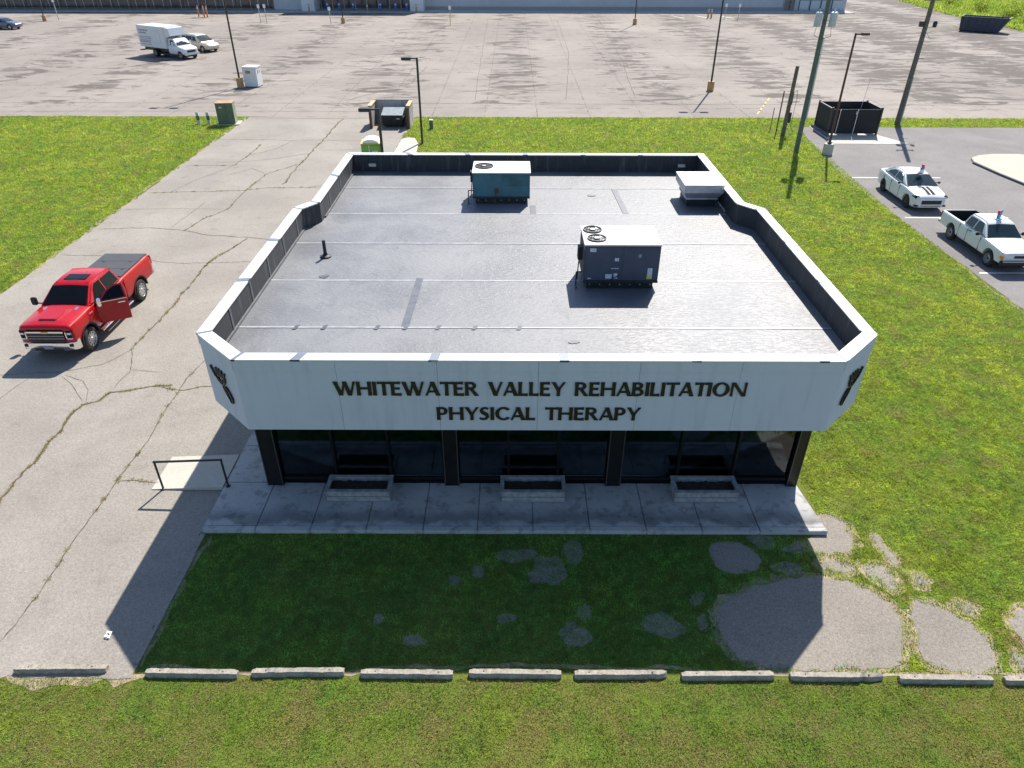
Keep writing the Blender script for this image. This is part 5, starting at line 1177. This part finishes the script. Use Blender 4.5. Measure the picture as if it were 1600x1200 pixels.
for i, (x, y, h) in enumerate(((-37.9,118.5,2.6),(-37.1,118.8,2.6),(-27.1,117.2,2.4),(-9.3,117.0,2.6),(36.0,126.5,2.2),(34.0,127,2.2))):
    post(x, y, h, 'faded_yellow' if i == 3 else 'metal_frame', ['thin sign post, left of a pair above the tall left light pole','thin sign post, right of a pair above the tall left light pole','thin sign post beside the light pole at the store entrance','sign post with orange foot right of the store entrance','thin sign post near the blank wall, right of two','thin sign post near the blank wall, left of two'][i], .05, 'sign posts in the rear lot', 'sign_post', 'sign post')
for i, (x, y) in enumerate(((31.4,127.5),(31.9,127.4))): post(x, y, 1.3, 'bollard_yellow', ['left of two yellow bollards before the blank store wall','right of two yellow bollards before the blank store wall'][i], .13, 'yellow bollards before the blank wall')
post(-70.5, 122.5, 3.0, 'metal_frame', 'thin pale sign post beside the far left light pole', .06, None, 'sign_post', 'sign post')
g = thing('guard_rail', 'pale guard rail along the dark road beyond the bank', 'guard rail', (99,108,0))
for k in range(9): box('post', 'galvanised', g, .6*k-.06, .6*k+.06, 9.5*k, 9.5*k+.1, 0, .75)
MB().tube((0,0,.7),(4.9,77,.7),.12,.12,6).build('rail', 'galvanised', g)

# ------------------------------------------------------------------ grass (uncountable) and shrubs
rng = np.random.default_rng(5)
def inside(px, py, poly):
    c = np.zeros(len(px), bool); n = len(poly)
    for i in range(n):
        x0, y0 = poly[i]; x1, y1 = poly[(i+1) % n]
        if y0 == y1: continue
        k = ((y0 > py) != (y1 > py)) & (px < (x1-x0)*(py-y0)/(y1-y0)+x0); c ^= k
    return c
def vnoise(x, y, s, seed):
    r = np.random.default_rng(seed); g = r.random((64,64)); X = x*s; Y_ = y*s; i = np.floor(X).astype(int); j = np.floor(Y_).astype(int); fx_ = X-i; fy_ = Y_-j
    fx_ = fx_*fx_*(3-2*fx_); fy_ = fy_*fy_*(3-2*fy_); a = g[i%64,j%64]; b = g[(i+1)%64,j%64]; c = g[i%64,(j+1)%64]; d = g[(i+1)%64,(j+1)%64]
    return (a*(1-fx_)+b*fx_)*(1-fy_)+(c*(1-fx_)+d*fx_)*fy_
def blades(name, label, regions, mat, excl=(), lenr=(.04,.10), wid=.012, patch=.5, holes=(), seedk=0):
    xs, ys, sc_ = [], [], []
    for (x0, x1, y0, y1, dens, k) in regions:
        n = int((x1-x0)*(y1-y0)*dens); xs.append(rng.uniform(x0,x1,n)); ys.append(rng.uniform(y0,y1,n)); sc_.append(np.full(n,k))
    x = np.concatenate(xs); y = np.concatenate(ys); k = np.concatenate(sc_)
    keep = np.ones(len(x), bool)
    nz = .6*vnoise(x,y,1.7,seedk+1)+.4*vnoise(x,y,5.0,seedk+2); keep &= rng.random(len(x)) < (1-patch)+patch*2*nz
    for pl in excl:
        ext = max(p[1] for p in pl)-min(p[1] for p in pl); jt = .12 if ext < .95 else .05
        jx = (vnoise(x,y,6.0,31)-.5)*jt*3+rng.normal(0,jt*.6,len(x)); jy = (vnoise(x,y,6.0,32)-.5)*jt*3+rng.normal(0,jt*.6,len(x))
        if pl in STX or ext > 10: jx, jy = jx*.3, jy*.3
        hit = inside(x+jx, y+jy, pl)
        if ext < .95 and pl in OLD[10:]: hit &= rng.random(len(x)) < .02+.62*vnoise(x,y,7.0,33)
        keep &= ~hit
    x, y, k, nz = x[keep], y[keep], k[keep], nz[keep]; n = len(x)
    a = rng.uniform(0,2*np.pi,n); ln = rng.uniform(*lenr,n)*k*(.7+.6*nz); wd = wid*k*rng.uniform(.7,1.4,n); tilt = rng.uniform(.35,1.35,n)
    dx, dy = np.cos(a), np.sin(a); b = rng.uniform(0,2*np.pi,n); lx, ly = np.cos(b)*np.sin(tilt)*ln, np.sin(b)*np.sin(tilt)*ln; lz = np.cos(tilt)*ln
    v = np.empty((n,3,3)); v[:,0] = np.c_[x-dx*wd, y-dy*wd, np.full(n,.0)]; v[:,1] = np.c_[x+dx*wd, y+dy*wd, np.full(n,.0)]; v[:,2] = np.c_[x+lx, y+ly, lz+.004]
    me = bpy.data.meshes.new(name); me.vertices.add(3*n); me.vertices.foreach_set('co', v.reshape(-1).astype(np.float32))
    me.loops.add(3*n); me.loops.foreach_set('vertex_index', np.arange(3*n, dtype=np.int32)); me.polygons.add(n)
    me.polygons.foreach_set('loop_start', np.arange(0,3*n,3, dtype=np.int32)); me.polygons.foreach_set('loop_total', np.full(n,3,dtype=np.int32)); me.update(calc_edges=True); me.validate()
    me.materials.append(mat); o = bpy.data.objects.new(name, me); col.objects.link(o); o['kind'] = 'stuff'; o['label'] = label; o['category'] = 'grass'; return n
def bands(x0, x1, y0, y1):
    out = []; y = y0
    while y < y1-1e-6:
        st_ = min(.5 if y < 20 else 1.0, y1-y); dist = math.hypot(y+st_/2, 12.4)
        k = max(1.0, dist/15.5)**.85; out.append((x0,x1,y,y+st_,2500/k**1.95,k**.72*.88)); y += st_
    return out
BLD = [(-7.55,12.3),(7.75,12.3),(7.5,29),(-7.55,29)]
DRVX = [(-20.45,8.45),(-7.4,8.4),(-7.4,30.9),(-7.1,34),(-7.2,44),(-6.3,44.5),(-6.25,48.7),(-6.75,50.2),(-7.5,50.2),(-7.4,57),(-20.4,57)]
STX = [[(x-.92,y-.1),(x+.92,y-.1),(x+.92,y+.1),(x-.92,y+.1)] for x,y,_ in STOPS]
tot = 0
tot += blades('foreground_grass', 'patchy dry grass along the bottom of the picture', [(-13,13,5.6,8.46,3000,.85),(-18,18,2.0,5.6,350,1.6)], GRASSD, STX, (.03,.075), .0085, .55)
tot += blades('shaded_lawn_grass', 'short green grass in the shadow before the clinic', [(-7.42,6.7,8.60,12.36,2600,.9),(6.7,7.3,8.60,12.36,1300,.9)], GRASS_SHADE, [*OLD, *STX], (.03,.08), .0085, .25, (), 3)
tot += blades('right_lawn_grass', 'sunlit lawn right of the clinic', [*bands(7.3,19.7,8.6,12.36), (6.7,7.3,8.6,12.36,1200,.9), *bands(7.45,19.7,12.36,29.0), (13,19.7,-2,8.6,120,1.6)], GRASS, [*OLD, BLD, [(7.3,12.3),(7.75,12.3),(7.6,13.2),(7.45,14.3),(7.3,14.3)]], (.035,.085), .010, .5, (), 5)
tot += blades('back_lawn_grass', 'sunlit lawn behind the clinic', [*bands(-7.6,20.6,29.0,56.9), *bands(20.6,60,53.95,56.9)], GRASS, [DRVX, [(20.5,50.6),(21.2,53.95),(95,53.9),(95,0),(19.7,0),(19.65,35)]], (.035,.085), .011, .5, (), 7)
tot += blades('left_lawn_grass', 'sunlit lawn left of the driveway', [(-28,-20.45,8,22,150,1.8), *bands(-34,-20.45,22,38), *bands(-46,-20.45,38,56.8), (-75,-46,40,56.8,60,3.2)], GRASS, (), (.035,.085), .011, .5, (), 9)
# weeds in the widest driveway cracks and seams of the old asphalt
wx = []
for i in (0, 1, 2, 8, 9, 11, 12, 14, 19):
    for a, b in ribbon_path(CR[i][0], CR[i][1], i):
        if rng.random() < (.85 if i in (0,9) else .5 if i == 2 else .25): wx.append(((a.x+b.x)/2,(a.y+b.y)/2))
wx = [(x-.055,x+.055,y-.08,y+.08,1800,1.0) for x,y in wx]
blades('crack_weeds', 'weeds growing along the driveway cracks', wx, WEED, (), (.05,.10), .009, .6, (), 11)
blades('bank_grass', 'long grass on the bank at the far right', [(72.6,100,92,165,22,5.0)], GRASS, [[(60,90),(75,57),(72.3,110),(73.5,135),(78,165),(60,165)]], (.06,.16), .02, .4, (), 13)
def shrub(x, y, rx, rz, label, seed):
    r = np.random.default_rng(seed); t = thing('shrub', label, 'shrub', (x,y,0), 0, 'shrubs on the far bank')
    m = MB()
    for q in range(5):
        a = q*1.257+.3; m.tube((0,0,0),(rx*.45*math.cos(a),rx*.45*math.sin(a),rz*.7),.06,.025,6)
    m.build('stem', 'bark', t); n = 900
    c = r.normal(0,1,(9,3))*np.array([rx*.42,rx*.42,rz*.22])+np.array([0,0,rz*.5]); idx = r.integers(0,9,n); p = c[idx]+r.normal(0,1,(n,3))*np.array([rx*.24,rx*.24,rz*.18]); p[:,2] = np.clip(p[:,2],.05,None)
    d1 = r.normal(0,1,(n,3)); d1 /= np.linalg.norm(d1,axis=1)[:,None]; d2 = r.normal(0,1,(n,3)); d2 /= np.linalg.norm(d2,axis=1)[:,None]; s = r.uniform(.12,.26,n)[:,None]
    v = np.stack([p-d1*s*.5,p+d1*s*.5,p+d2*s],1).reshape(-1,3); me = bpy.data.meshes.new('foliage'); me.from_pydata([tuple(q) for q in v], [], [(3*i,3*i+1,3*i+2) for i in range(n)]); me.materials.append(LEAF)
    o = bpy.data.objects.new('foliage', me); col.objects.link(o); o.parent = t
SH = [(78,119,1.7,1.6,'low leafy shrub on the bank nearest the roll-off bin'),(81.5,122,2.2,2.0,'bushy shrub on the bank, second from the right'),(79.5,127,1.9,1.9,'rounded shrub in the middle of the bank'),(83,131,2.4,2.3,'largest dark shrub on the bank beside the utility pole'),(80.5,137,2.0,1.9,'pale shrub on the bank left of the utility pole'),(84,143,2.3,2.2,'shrub high on the bank near the top edge'),(82.5,151,2.2,2.0,'far shrub at the left end of the bank'),(88,124,2.6,2.2,'broad shrub at the right end of the bank, below the road'),(90,133,2.6,2.4,'tall shrub on the bank just below the dark road'),(84,115,2.2,1.9,'shrub at the right edge of the picture on the bank')]
for i, (x, y, a, b, lab) in enumerate(SH): shrub(x, y, a, b, lab, 40+i)
print('grass blades', tot)
